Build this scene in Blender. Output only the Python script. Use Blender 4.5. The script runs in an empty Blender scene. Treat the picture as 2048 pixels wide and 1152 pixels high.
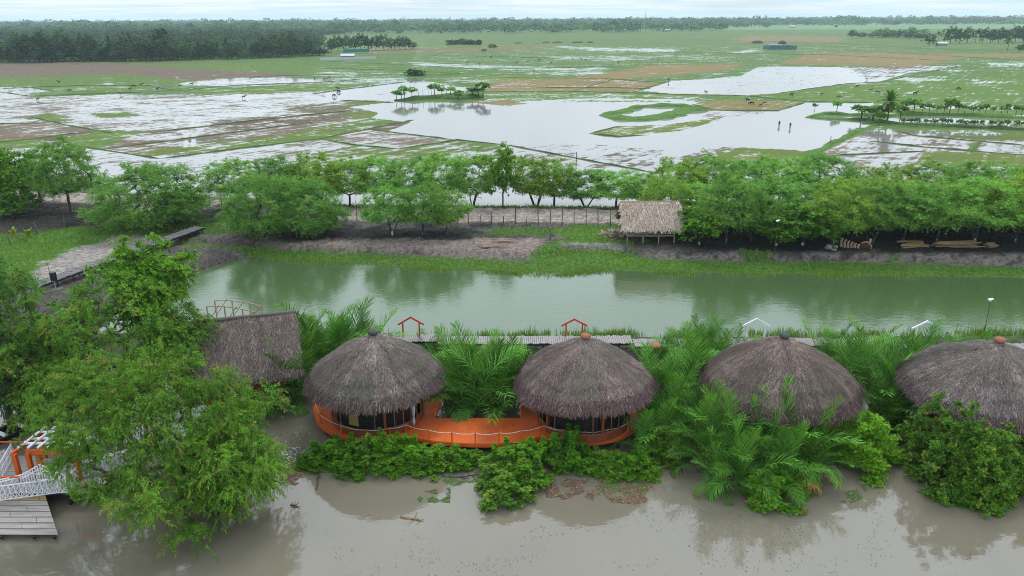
import bpy, math, random
import numpy as np
from mathutils import Vector, Matrix

# ------------------------------------------------------------------ camera model (used to place things on the ground)
CAM_H, FPX = 28.0, 1550.0
PIT = math.atan((576 - 35.5) / FPX); ROL = math.atan(-5 / 1024)
_f = np.array([0, math.cos(PIT), -math.sin(PIT)]); _r = np.array([1.0, 0, 0]); _u = np.array([0, math.sin(PIT), math.cos(PIT)])
_r2 = math.cos(ROL) * _r + math.sin(ROL) * _u; _u2 = math.cos(ROL) * _u - math.sin(ROL) * _r

def P(px, py, z=0.0):
    d = _f * FPX + _r2 * (px - 1024) - _u2 * (py - 576)
    t = (z - CAM_H) / d[2]
    return Vector((d[0] * t, d[1] * t, z))

def ZAT(px, py, Y):
    d = _f * FPX + _r2 * (px - 1024) - _u2 * (py - 576)
    return CAM_H + d[2] * Y / d[1]

def project(V):
    W = V - np.array([0, 0, CAM_H])
    dep = W @ _f
    return 1024 + FPX * (W @ _r2) / dep, 576 - FPX * (W @ _u2) / dep

def pxm(y_dist, z=1.0):
    return FPX / (y_dist * math.cos(PIT) + (CAM_H - z) * math.sin(PIT))

SC = bpy.context.scene
COL = SC.collection
R = math.radians

# ------------------------------------------------------------------ object helpers
def link(o, parent=None):
    COL.objects.link(o)
    if parent is not None: o.parent = parent
    return o

def tag(o, label=None, cat=None, group=None, kind=None):
    if label: o['label'] = label
    if cat: o['category'] = cat
    if group: o['group'] = group
    if kind: o['kind'] = kind
    return o

def thing(name, label, cat, loc=(0, 0, 0), rz=0.0, group=None, scale=1.0):
    o = bpy.data.objects.new(name, None); link(o)
    o.empty_display_size = 0.3
    o.location = loc; o.rotation_euler = (0, 0, rz)
    o.scale = scale if hasattr(scale, '__len__') else (scale,) * 3
    return tag(o, label, cat, group)

def obj(name, me, mat=None, parent=None, loc=None, rot=None, scale=None):
    o = bpy.data.objects.new(name, me); link(o, parent)
    if mat is not None and len(me.materials) == 0: me.materials.append(mat)
    if loc is not None: o.location = loc
    if rot is not None: o.rotation_euler = rot
    if scale is not None: o.scale = scale
    return o

def np_mesh(name, V, F, attrs=None, mat=None, smooth=False):
    """V (n,3), F (m,k) constant k; attrs {name: (domain, array)}"""
    me = bpy.data.meshes.new(name)
    V = np.ascontiguousarray(V, dtype=np.float32); F = np.ascontiguousarray(F, dtype=np.int32)
    m, k = F.shape
    me.vertices.add(len(V)); me.vertices.foreach_set('co', V.ravel())
    me.loops.add(m * k); me.loops.foreach_set('vertex_index', F.ravel())
    me.polygons.add(m)
    me.polygons.foreach_set('loop_start', np.arange(0, m * k, k, dtype=np.int32))
    me.polygons.foreach_set('loop_total', np.full(m, k, dtype=np.int32))
    if smooth: me.polygons.foreach_set('use_smooth', np.ones(m, dtype=bool))
    for an, (dom, arr) in (attrs or {}).items():
        arr = np.asarray(arr, dtype=np.float32)
        if arr.ndim == 1:
            a = me.attributes.new(an, 'FLOAT', dom); a.data.foreach_set('value', np.ascontiguousarray(arr))
        else:
            if arr.shape[1] == 3: arr = np.hstack([arr, np.ones((len(arr), 1), np.float32)])
            a = me.attributes.new(an, 'FLOAT_COLOR', dom); a.data.foreach_set('color', np.ascontiguousarray(arr).ravel())
    if mat is not None: me.materials.append(mat)
    me.update(calc_edges=True)
    return me

class MB:
    """collects boxes, bars and tubes into one mesh (quads only plus caps)"""
    def __init__(s): s.V = []; s.F = []
    def add(s, V, F):
        b = len(s.V); s.V += [tuple(v) for v in V]; s.F += [tuple(b + i for i in f) for f in F]
    def box(s, c, d, rz=0.0, M=None):
        x, y, z = d[0] / 2, d[1] / 2, d[2] / 2
        vs = [Vector((a * x, b * y, e * z)) for e in (-1, 1) for a, b in ((-1, -1), (1, -1), (1, 1), (-1, 1))]
        m = M if M is not None else Matrix.Rotation(rz, 3, 'Z')
        s.add([m @ v + Vector(c) for v in vs], [(3, 2, 1, 0), (4, 5, 6, 7), (0, 1, 5, 4), (1, 2, 6, 5), (2, 3, 7, 6), (3, 0, 4, 7)])
    def bar(s, a, b, w, h=None, up=(0, 0, 1)):
        """box from a to b with width w and height h"""
        a, b = Vector(a), Vector(b); d = b - a; L = d.length
        if L < 1e-6: return
        d.normalize(); upv = Vector(up)
        if abs(d.dot(upv)) > .98: upv = Vector((1, 0, 0))
        sx = d.cross(upv).normalized(); uz = sx.cross(d)
        M = Matrix((sx, d, uz)).transposed()
        s.box((a + b) / 2, (w, L, h or w), M=M)
    def tube(s, pts, rad, n=6, cap=True):
        pts = [Vector(p) for p in pts]
        rad = rad if hasattr(rad, '__len__') else [rad] * len(pts)
        b = len(s.V); prev = None
        for i, p in enumerate(pts):
            t = (pts[min(i + 1, len(pts) - 1)] - pts[max(i - 1, 0)])
            t = t.normalized() if t.length > 1e-9 else Vector((0, 0, 1))
            ref = prev if prev is not None else (Vector((1, 0, 0)) if abs(t.x) < .8 else Vector((0, 1, 0)))
            x = (ref - t * ref.dot(t)).normalized(); prev = x; y = t.cross(x)
            for k in range(n):
                a = 2 * math.pi * k / n
                s.V.append(tuple(p + (x * math.cos(a) + y * math.sin(a)) * rad[i]))
        for i in range(len(pts) - 1):
            for k in range(n):
                k2 = (k + 1) % n
                s.F.append((b + i * n + k, b + i * n + k2, b + (i + 1) * n + k2, b + (i + 1) * n + k))
        if cap:
            s.F.append(tuple(b + k for k in reversed(range(n))))
            s.F.append(tuple(b + (len(pts) - 1) * n + k for k in range(n)))
    def lathe(s, prof, c=(0, 0, 0), n=16, sq=(1, 1)):
        b = len(s.V); c = Vector(c)
        for r, z in prof:
            for k in range(n):
                a = 2 * math.pi * k / n
                s.V.append((c.x + r * math.cos(a) * sq[0], c.y + r * math.sin(a) * sq[1], c.z + z))
        for i in range(len(prof) - 1):
            for k in range(n):
                k2 = (k + 1) % n
                s.F.append((b + i * n + k, b + i * n + k2, b + (i + 1) * n + k2, b + (i + 1) * n + k))
        s.F.append(tuple(b + k for k in reversed(range(n))))
        s.F.append(tuple(b + (len(prof) - 1) * n + k for k in range(n)))
    def prism(s, poly, z0, z1):
        """vertical prism of a plan polygon"""
        n = len(poly); b = len(s.V)
        s.V += [(p[0], p[1], z0) for p in poly] + [(p[0], p[1], z1) for p in poly]
        s.F.append(tuple(b + i for i in reversed(range(n)))); s.F.append(tuple(b + n + i for i in range(n)))
        for i in range(n):
            j = (i + 1) % n
            s.F.append((b + i, b + j, b + n + j, b + n + i))
    def mesh(s, name, mat, smooth=False):
        me = bpy.data.meshes.new(name); me.from_pydata(s.V, [], s.F); me.materials.append(mat)
        if smooth: me.polygons.foreach_set('use_smooth', np.ones(len(me.polygons), dtype=bool))
        me.update(); return me
    def build(s, name, mat, parent=None, loc=None, rz=None, smooth=False):
        return obj(name, s.mesh(name, mat, smooth), None, parent, loc, None if rz is None else (0, 0, rz))

# ------------------------------------------------------------------ numpy noise
def vnoise(x, y, seed=0):
    """smooth value noise in 0..1"""
    xi = np.floor(x).astype(np.int64); yi = np.floor(y).astype(np.int64)
    xf = x - xi; yf = y - yi
    def h(a, b):
        n = (a * 374761393 + b * 668265263 + seed * 974711) & 0xffffffff
        n = ((n ^ (n >> 13)) * 1274126177) & 0xffffffff
        return ((n ^ (n >> 16)) & 0xffff) / 65535.0
    u = xf * xf * (3 - 2 * xf); v = yf * yf * (3 - 2 * yf)
    return (h(xi, yi) * (1 - u) + h(xi + 1, yi) * u) * (1 - v) + (h(xi, yi + 1) * (1 - u) + h(xi + 1, yi + 1) * u) * v

def fbm(x, y, seed=0, o=4):
    s = 0; a = .5; t = 0
    for i in range(o):
        s = s + a * vnoise(x, y, seed + i * 17); t += a; a *= .5; x = x * 2.03 + 11.3; y = y * 2.03 + 5.7
    return s / t

def inpoly(px, py, poly):
    inside = np.zeros(px.shape, dtype=bool); n = len(poly)
    x0 = min(p[0] for p in poly) - 1; x1 = max(p[0] for p in poly) + 1; y0 = min(p[1] for p in poly) - 1; y1 = max(p[1] for p in poly) + 1
    sel = np.nonzero((px > x0) & (px < x1) & (py > y0) & (py < y1))
    X = px[sel]; Y = py[sel]; ins = np.zeros(X.shape, dtype=bool)
    for i in range(n):
        ax, ay = poly[i]; bx, by = poly[(i + 1) % n]
        if ay == by: continue
        c = ((ay > Y) != (by > Y)) & (X < (bx - ax) * (Y - ay) / (by - ay) + ax)
        ins ^= c
    inside[sel] = ins
    return inside

def sstep(a, b, x):
    t = np.clip((x - a) / (b - a), 0, 1); return t * t * (3 - 2 * t)

# ------------------------------------------------------------------ materials
MATS = {}
def new_mat(name):
    m = bpy.data.materials.new(name); m.use_nodes = True
    nt = m.node_tree; nt.nodes.clear()
    out = nt.nodes.new('ShaderNodeOutputMaterial')
    return m, nt, out

class NT:
    """small node helper"""
    def __init__(s, nt): s.nt = nt
    def n(s, t, **kw):
        nd = s.nt.nodes.new(t)
        for k, v in kw.items():
            if k.startswith('i_'): nd.inputs[k[2:].replace('_', ' ')].default_value = v
            else: setattr(nd, k, v)
        return nd
    def l(s, a, b): s.nt.links.new(a, b)
    def noise(s, vec, scale, detail=4, rough=.55, dist=0):
        nd = s.n('ShaderNodeTexNoise'); nd.inputs['Scale'].default_value = scale; nd.inputs['Detail'].default_value = detail
        nd.inputs['Roughness'].default_value = rough; nd.inputs['Distortion'].default_value = dist
        if vec is not None: s.l(vec, nd.inputs['Vector'])
        return nd.outputs['Fac']
    def mapr(s, v, a, b, c=0., d=1.):
        nd = s.n('ShaderNodeMapRange'); nd.inputs['From Min'].default_value = a; nd.inputs['From Max'].default_value = b
        nd.inputs['To Min'].default_value = c; nd.inputs['To Max'].default_value = d; s.l(v, nd.inputs['Value']); return nd.outputs['Result']
    def mix(s, f, a, b, mode='MIX'):
        nd = s.n('ShaderNodeMix', data_type='RGBA', blend_type=mode)
        for sock, v in ((nd.inputs[0], f), (nd.inputs[6], a), (nd.inputs[7], b)):
            if isinstance(v, bpy.types.NodeSocket): s.l(v, sock)
            elif hasattr(v, '__len__'): sock.default_value = (*v[:3], 1)
            else: sock.default_value = v
        return nd.outputs[2]
    def math(s, op, a, b=0.0, c=None):
        nd = s.n('ShaderNodeMath', operation=op)
        for sock, v in zip(nd.inputs, (a, b) if c is None else (a, b, c)):
            if isinstance(v, bpy.types.NodeSocket): s.l(v, sock)
            else: sock.default_value = v
        return nd.outputs[0]
    def attr(s, name): return s.n('ShaderNodeAttribute', attribute_name=name)
    def coord(s, which='Object'): return s.n('ShaderNodeTexCoord').outputs[which]
    def scaled(s, vec, sc, rot=(0, 0, 0)):
        nd = s.n('ShaderNodeMapping'); nd.inputs['Scale'].default_value = sc; nd.inputs['Rotation'].default_value = rot; s.l(vec, nd.inputs['Vector']); return nd.outputs[0]
    def bsdf(s, out, col, rough=.7, spec=.5, ior=1.45, normal=None, metal=0):
        b = s.n('ShaderNodeBsdfPrincipled')
        for k, v in (('Base Color', col), ('Roughness', rough), ('IOR', ior), ('Specular IOR Level', spec), ('Metallic', metal)):
            if isinstance(v, bpy.types.NodeSocket): s.l(v, b.inputs[k])
            elif hasattr(v, '__len__'): b.inputs[k].default_value = (*v[:3], 1)
            else: b.inputs[k].default_value = v
        if normal is not None: s.l(normal, b.inputs['Normal'])
        if out is not None: s.l(b.outputs[0], out.inputs['Surface'])
        return b
    def bump(s, h, strength=.3, dist=.05):
        nd = s.n('ShaderNodeBump'); nd.inputs['Strength'].default_value = strength; nd.inputs['Distance'].default_value = dist; s.l(h, nd.inputs['Height']); return nd.outputs[0]

def mat_solid(name, a, b=None, scale=3.0, rough=.7, stretch=(1, 1, 1), bump=.0, spec=.4, detail=5, coord='Object'):
    """two-tone noisy paint/wood/earth"""
    m, nt, out = new_mat(name); N = NT(nt)
    b = b or tuple(c * .72 for c in a)
    v = N.scaled(N.coord(coord), stretch)
    f = N.mapr(N.noise(v, scale, detail, .62), .32, .68)
    c = N.mix(f, a, b)
    g = N.noise(v, scale * 6.3, 3, .6)
    c = N.mix(N.mapr(g, .4, .75, 0, .35), c, tuple(x * .6 for x in b))
    N.bsdf(out, c, rough, spec, normal=N.bump(g, bump, .02) if bump else None)
    return m

def mat_leaf(name, dark, light, odd=None, trans=.3, rough=.5, odd_amt=.06, obvar=.22, obr=.14):
    """leaf colour from the per-leaf value v (each leaf and twig its own shade of green)"""
    m, nt, out = new_mat(name); N = NT(nt)
    v = N.attr('v').outputs['Fac']
    c = N.mix(v, dark, light)
    if odd: c = N.mix(N.mapr(N.attr('w').outputs['Fac'], 1 - odd_amt, 1 - odd_amt * .5), c, odd)
    oi = N.n('ShaderNodeObjectInfo').outputs['Random']
    c = N.mix(N.mapr(oi, 0, 1, 0, obvar), c, tuple(x * y for x, y in zip(light, (1.35, 1.05, .8))))
    o2 = N.math('FRACT', N.math('MULTIPLY', oi, 7.31))
    gv = N.n('ShaderNodeCombineColor'); ov = N.mapr(o2, 0, 1, 1 - obr, 1 + obr)
    for i in range(3): N.l(ov, gv.inputs[i])
    c = N.mix(1.0, c, gv.outputs[0], 'MULTIPLY')
    b = N.bsdf(None, c, rough, .10)
    t = N.n('ShaderNodeBsdfTranslucent'); N.l(N.mix(1.0, c, (1.0, 1.1, .55), 'MULTIPLY'), t.inputs['Color'])
    mx = N.n('ShaderNodeMixShader'); mx.inputs[0].default_value = trans
    N.l(b.outputs[0], mx.inputs[1]); N.l(t.outputs[0], mx.inputs[2]); N.l(mx.outputs[0], out.inputs['Surface'])
    return m

def mat_attr(name, rough=.85, spec=.25, scale=8, amt=.35, bump=.4):
    """colour painted per straw / face, a little noise on top"""
    m, nt, out = new_mat(name); N = NT(nt)
    c = N.attr('col').outputs['Color']
    n = N.noise(N.coord('Object'), scale, 5, .6)
    c = N.mix(N.mapr(n, .3, .7, amt, 0), c, (.02, .018, .016))
    N.bsdf(out, c, rough, spec, normal=N.bump(n, bump, .03) if bump else None)
    return m

M_BARK = mat_solid('bark', (.085, .07, .055), (.04, .033, .028), 9, .9, (1, 1, .3), .5)
M_BARKPALE = mat_solid('pale_bark', (.16, .14, .115), (.07, .06, .05), 9, .9, (1, 1, .3), .5)
M_LIME = mat_solid('limewash', (.7, .7, .67), (.5, .5, .46), 9, .9)
M_WILLOW = mat_leaf('willow_leaf', (.034, .100, .012), (.185, .380, .036), (.26, .26, .05), .30, odd_amt=.07)
M_FEATH = mat_leaf('feather_leaf', (.032, .095, .018), (.155, .320, .048), (.24, .22, .05), .30, odd_amt=.07)
M_BROAD = mat_leaf('broad_leaf', (.034, .110, .010), (.160, .370, .026), None, .30, .42)
M_ACACIA = mat_leaf('acacia_leaf', (.058, .175, .038), (.245, .500, .095), None, .34, obvar=.35, obr=.22)
M_ACACIAB = mat_leaf('acacia_leaf_warm', (.085, .185, .028), (.300, .510, .070), (.26, .28, .05), .32, obvar=.35, obr=.22)
M_DARKTREE = mat_leaf('dark_leaf', (.026, .070, .020), (.080, .165, .042), None, .22)
M_FARTREE = mat_leaf('far_leaf', (.008, .028, .014), (.060, .130, .040), (.085, .145, .034), .12, .8, odd_amt=.30, obvar=.55, obr=.4)
M_NIPA = mat_leaf('nipa_leaf', (.010, .055, .012), (.112, .295, .034), None, .18, .38, obvar=.34, obr=.45)
M_NIPADRY = mat_leaf('nipa_leaf_dry', (.2, .14, .03), (.36, .25, .06), None, .25)
M_MANG = mat_leaf('mangrove_leaf', (.022, .095, .008), (.150, .380, .022), (.16, .09, .035), .26, .42, odd_amt=.05)
M_MANGY = mat_leaf('mangrove_leaf_lime', (.10, .25, .014), (.28, .56, .028), None, .3, .4)
M_MANGD = mat_leaf('mangrove_leaf_dark', (.028, .095, .012), (.175, .365, .034), (.27, .32, .05), .28, .42, odd_amt=.12)
M_GRASS = mat_leaf('grass_blade', (.085, .18, .02), (.16, .31, .032), None, .3, .6)
M_REED = mat_leaf('reed_blade', (.09, .17, .03), (.2, .32, .06), None, .3, .6)
M_RACHIS = mat_solid('palm_stalk', (.16, .2, .05), (.1, .13, .035), 5, .5)

# ------------------------------------------------------------------ vegetation generators
def nrm(a):
    return a / np.maximum(np.linalg.norm(a, axis=-1, keepdims=True), 1e-9)

def sprays(C, axis, rng, rad, twigs, leaves, ll, lw, up=.35, out=.6, droop=.25, flat=.8, ldroop=.2, along=.6):
    """leaf sprays: every clump centre sends out twigs, every twig carries leaves on both sides"""
    n = len(C)
    rad = np.broadcast_to(np.asarray(rad, float), (n,))
    D = rng.normal(size=(n, twigs, 3)); D[..., 2] *= flat
    o = nrm(C - axis); D = nrm(nrm(D) + o[:, None, :] * out + np.array([0, 0, up]))
    tl = rad[:, None] * rng.uniform(.55, 1.15, (n, twigs))
    t = rng.uniform(.12, 1.0, (n, twigs, leaves))
    p = C[:, None, None, :] + D[:, :, None, :] * (t * tl[..., None])[..., None]
    p[..., 2] -= droop * tl[..., None] * t * t
    rr = nrm(rng.normal(size=p.shape))
    side = nrm(np.cross(np.broadcast_to(D[:, :, None, :], p.shape), rr))
    d = D[:, :, None, :] * along + side * (1 - along * .5)
    d[..., 2] -= ldroop + droop * t
    d = nrm(d)
    l = ll * rng.uniform(.65, 1.3, t.shape); w = lw * rng.uniform(.7, 1.25, t.shape)
    s2 = nrm(np.cross(d, nrm(rng.normal(size=d.shape)) * .75 + np.array([0, 0, 1.0])))
    a = p; c = p + d * l[..., None]; mid = p + d * (l * .45)[..., None]
    b = mid + s2 * w[..., None] * .5; e = mid - s2 * w[..., None] * .5
    V = np.stack([a, b, c, e], axis=-2).reshape(-1, 3)
    cv = rng.uniform(0, 1, (n, 1, 1)); tv = rng.uniform(0, 1, (n, twigs, 1))
    v = np.clip(.38 * cv + .30 * tv + .32 * rng.uniform(0, 1, t.shape), 0, 1).ravel()
    wv = np.broadcast_to(.5 * rng.uniform(0, 1, (n, 1, 1)) + .5 * rng.uniform(0, 1, (n, twigs, 1)), t.shape).ravel()
    wv = (np.argsort(np.argsort(wv)) / len(wv))
    return V, v, wv

def leaf_mesh(name, V, v, w, mat):
    F = np.arange(len(V)).reshape(-1, 4)
    return np_mesh(name, V, F, {'v': ('FACE', v), 'w': ('FACE', w)}, mat)

def grow_tree(seed, H, Rc, cb=.35, n_clumps=60, clump_r=1.0, twigs=9, leaves=14, ll=.25, lw=.08, stems=1, base_r=.15, shell=.55,
              top=.45, lean=(0, 0), spread=.25, droop=.25, up=.35, flat=.8, ldroop=.2, lump=.25, white=0, leafmat=None, bark=None, hang=0, fill=1.0, branch_n=5, ex=(1, 1)):
    """returns (trunk mesh, crown mesh): limbs grown to clump centres spread unevenly through the crown"""
    rng = np.random.default_rng(seed)
    zc = H * (cb + (1 - cb) * top); hu = H * .97 - zc; hd = zc - H * cb
    ph = rng.uniform(0, 6.28, 4)
    C = []
    tries = 0
    while len(C) < n_clumps and tries < n_clumps * 60:
        tries += 1
        q = nrm(rng.normal(size=3)); rr = rng.uniform(shell, 1) ** .7
        az = math.atan2(q[1], q[0])
        k = 1 + lump * (math.sin(2 * az + ph[0] + q[2] * 2) * .6 + math.sin(5 * az + ph[1]) * .4 + math.sin(3 * q[2] * 3 + ph[2]) * .3)
        c = np.array([q[0] * Rc * k * rr * ex[0], q[1] * Rc * k * rr * ex[1], zc + q[2] * rr * (hu if q[2] > 0 else hd) * (1 + (k - 1) * .7)])
        c[0] += lean[0] * c[2] / H; c[1] += lean[1] * c[2] / H
        if not C or ((np.asarray(C) - c) ** 2).sum(1).min() > (clump_r * .55 * fill) ** 2: C.append(c)
    C = np.array(C)
    # skeleton
    nodes = []; par = []
    ends = []
    for s in range(stems):
        a = 2 * math.pi * s / stems + rng.uniform(-.5, .5)
        off = np.array([math.cos(a), math.sin(a), 0]) * (spread * Rc if stems > 1 else 0)
        prev = -1
        fz = H * cb * rng.uniform(.9, 1.15) if stems == 1 else H * (cb + .25 * (1 - cb)) * rng.uniform(.8, 1.1)
        for t in np.linspace(0, 1, 6):
            p = off * (.12 + .9 * t) + np.array([lean[0] * t * fz / H, lean[1] * t * fz / H, fz * t]) + rng.normal(size=3) * np.array([.05, .05, 0]) * Rc * .25 * t
            if t == 0: p[2] = -.25
            nodes.append(p); par.append(prev); prev = len(nodes) - 1
    order = np.argsort(np.linalg.norm(C - np.array([0, 0, H * cb]), axis=1))
    for i in order:
        c = C[i]; N_ = np.array(nodes)
        dv = c - N_; dist = np.linalg.norm(dv, axis=1)
        cost = dist + np.where(dv[:, 2] < 0, -dv[:, 2] * 1.2, 0) + np.where(N_[:, 2] < H * cb * .55, 50, 0)
        j = int(np.argmin(cost)); L = dist[j]; prev = j
        m = max(2, min(4, int(L / (clump_r * .6)) + 1))
        for t in np.linspace(0, 1, m + 1)[1:]:
            p = nodes[j] * (1 - t) + c * t + rng.normal(size=3) * L * .06 * (1 - t)
            p[2] += L * .10 * math.sin(math.pi * t)
            nodes.append(p); par.append(prev); prev = len(nodes) - 1
        ends.append(prev)
    cnt = np.zeros(len(nodes))
    for e in ends:
        k = e
        while k >= 0: cnt[k] += 1; k = par[k]
    rad = np.maximum(base_r * np.sqrt(np.maximum(cnt, .6) / max(1, len(C))) * (stems ** .3), base_r * .07)
    for s in range(stems): rad[s * 6] *= 1.35
    mb = MB(); kids = {}
    for k, q in enumerate(par):
        if q >= 0: kids.setdefault(q, []).append(k)
    def chain(start, first):
        ch = [start, first]
        while True:
            kk = kids.get(ch[-1], [])
            if not kk: break
            kk = sorted(kk, key=lambda z: -cnt[z]); ch.append(kk[0])
        return ch
    done = set(); stack = [(s * 6, s * 6 + 1) for s in range(stems)]
    while stack:
        a, b = stack.pop()
        ch = chain(a, b)
        r_ = [rad[k] for k in ch]; r_[0] = min(r_[0], rad[b] * 1.3)
        mb.tube([nodes[k] for k in ch], r_, n=branch_n, cap=False)
        for k in ch[1:-1]:
            for q in sorted(kids.get(k, []), key=lambda z: -cnt[z])[1:]: stack.append((k, q))
        for k in ch[:1]: pass
    tm = mb.mesh('trunk', bark or M_BARK, True)
    axis = np.stack([lean[0] * C[:, 2] / H, lean[1] * C[:, 2] / H, np.minimum(C[:, 2] - .3 * clump_r, zc)], 1)
    cr = clump_r * rng.uniform(.75, 1.3, len(C))
    V, v, w = sprays(C, axis, rng, cr, twigs, leaves, ll, lw, up=up, droop=droop, flat=flat, ldroop=ldroop)
    if hang:
        # drooping outer strands
        low = C[rng.integers(0, len(C), hang)]
        C2 = low + rng.normal(size=low.shape) * clump_r * .5
        V2, v2, w2 = sprays(C2, C2 - (0, 0, .1), rng, clump_r * 1.15, 2, leaves * 2, ll, lw, up=-.9, out=.1, droop=.5, flat=.4, ldroop=.6)
        V = np.vstack([V, V2]); v = np.concatenate([v, v2]); w = np.concatenate([w, w2])
    cm = leaf_mesh('crown', V, v, w, leafmat)
    return tm, cm

def place_tree(name, label, cat, loc, meshes, scale=(1, 1, 1), rz=0, group=None, extra=None):
    t = thing(name, label, cat, loc, rz, group, scale)
    if meshes[0] is not None: obj('trunk', meshes[0], None, t)
    obj('crown', meshes[1], None, t)
    if extra: extra(t)
    return t

def bush_mesh(seed, Rx, Hh, n_clumps, clump_r, twigs, leaves, ll, lw, mat, up=.5, droop=.15, ldroop=.1, sprouts=0):
    rng = np.random.default_rng(seed)
    C = []
    ph = rng.uniform(0, 6.28, 3)
    for _ in range(n_clumps):
        q = nrm(rng.normal(size=3)); q[2] = abs(q[2]); rr = rng.uniform(.45, 1) ** .6
        az = math.atan2(q[1], q[0]); k = 1 + .22 * math.sin(3 * az + ph[0]) + .15 * math.sin(5 * az + ph[1] + 3 * q[2])
        C.append([q[0] * Rx * rr * k, q[1] * Rx * rr * k, .1 + q[2] * Hh * rr * (1 + .3 * math.sin(4 * az + ph[2]))])
    C = np.array(C)
    for i in range(sprouts):
        a = rng.uniform(0, 6.28); r0 = rng.uniform(.1, .8) * Rx
        for z in np.linspace(.8, 1.35, 4):
            C = np.vstack([C, [r0 * math.cos(a), r0 * math.sin(a), Hh * z]])
    cr = clump_r * rng.uniform(.7, 1.25, len(C))
    if sprouts: cr[-4 * sprouts:] *= .55
    return leaf_mesh('foliage', *sprays(C, C * np.array([.3, .3, .2]), rng, cr, twigs, leaves, ll, lw, up=up, droop=droop, ldroop=ldroop), mat)

def frond_mesh(seed, L, arch, mat, n_leaf=44, leaf_l=1.15, leaf_w=.075, bare=.20, vee=.35, hang=.35, twist=0.0):
    """a feather palm leaf: arching stalk and two ranks of leaflets with drooping tips; grows along +Z, arches towards +X"""
    rng = np.random.default_rng(seed)
    K = 16; pts = []; p = np.zeros(3); ang = 0.0
    for i in range(K + 1):
        pts.append(p.copy()); s = i / K
        ang = arch * s ** 1.6
        p = p + np.array([math.sin(ang), 0, math.cos(ang)]) * L / K
    pts = np.array(pts)
    mb = MB(); mb.tube(pts, [.07 * (1 - .85 * i / K) + .008 for i in range(K + 1)], 5)
    V = [np.array(mb.V)]; F = [np.array([f for f in mb.F if len(f) == 4])]; nv = len(mb.V)
    val = [np.full(len(F[0]), .75)]
    T = np.linspace(bare, .99, n_leaf)
    LV = []; LF = []; lv = []
    for k, t in enumerate(T):
        f = t * K; i = min(int(f), K - 1); c = pts[i] * (1 - (f - i)) + pts[i + 1] * (f - i)
        tg = pts[i + 1] - pts[i]; tg /= np.linalg.norm(tg)
        nn = np.array([tg[2], 0, -tg[0]])      # outer (under) side normal in the arch plane -> upper side is -nn
        upv = -nn
        u = (t - bare) / (1 - bare)
        ln = leaf_l * (.55 + .75 * math.sin(math.pi * min(1, .12 + .80 * u)) ** .7) * (1 - .45 * u ** 3) * rng.uniform(.88, 1.1)
        for sgn in (-1, 1):
            sd = np.array([0, sgn, 0.])
            fw = .80 + .85 * u
            d = sd * 1.0 + tg * fw + upv * vee * rng.uniform(.5, 1.3) + rng.normal(size=3) * .06
            d /= np.linalg.norm(d)
            d2 = d + np.array([0, 0, -hang * rng.uniform(.6, 1.5)]); d2 /= np.linalg.norm(d2)
            w = leaf_w * rng.uniform(.85, 1.15)
            wv = np.cross(d, upv + rng.normal(size=3) * .25); wv /= np.linalg.norm(wv)
            a = c; b = c + d * ln * .5; e = b + d2 * ln * .5
            j = nv + len(LV)
            LV += [a - wv * w * .3, a + wv * w * .3, b + wv * w * .5, b - wv * w * .5, e + wv * w * .08, e - wv * w * .08]
            LF += [(j, j + 1, j + 2, j + 3), (j + 3, j + 2, j + 4, j + 5)]
            q = float(np.clip(.45 + .3 * u - .25 + rng.normal() * .2 + .2, 0, 1)); q2 = q * (.45 if k % 2 else 1.1); lv += [min(1, q2), min(1, q2 + .28)]
    V.append(np.array(LV)); F.append(np.array(LF)); val.append(np.array(lv))
    F = np.vstack(F); v = np.concatenate(val)
    return np_mesh('frond', np.vstack(V), F, {'v': ('FACE', v), 'w': ('FACE', np.zeros(len(F)))}, mat)

def straw_strips(rng, base, down, nor, L, W, lift=.04, bend=.1):
    """thin straw quads lying on a roof: base points, downslope directions, surface normals"""
    n = len(base)
    side = nrm(np.cross(down, nor)); ang = rng.normal(size=n) * .42
    dn = nrm(down + side * ang[:, None]); sd = nrm(np.cross(dn, nor))
    l = L * rng.uniform(.6, 1.4, n); w = W * rng.uniform(.6, 1.5, n)
    b0 = base + nor * (rng.uniform(.0, lift, n))[:, None]
    b1 = b0 + dn * l[:, None] + nor * (rng.uniform(-.01, lift * 1.3, n))[:, None]
    V = np.stack([b0 - sd * w[:, None] / 2, b0 + sd * w[:, None] / 2, b1 + sd * w[:, None] * .3, b1 - sd * w[:, None] * .3], 1).reshape(-1, 3)
    return V

STRAW = np.array([1.06, 1.0, .93]) * np.array([(.185, .158, .150), (.140, .118, .112), (.23, .20, .19), (.34, .31, .30), (.085, .070, .068), (.165, .130, .138), (.19, .16, .12)])
STRAW_P = np.array([.26, .22, .18, .07, .10, .11, .06])
M_STRAW = mat_attr('straw', .9, .2, 7, .45, .3)

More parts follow.
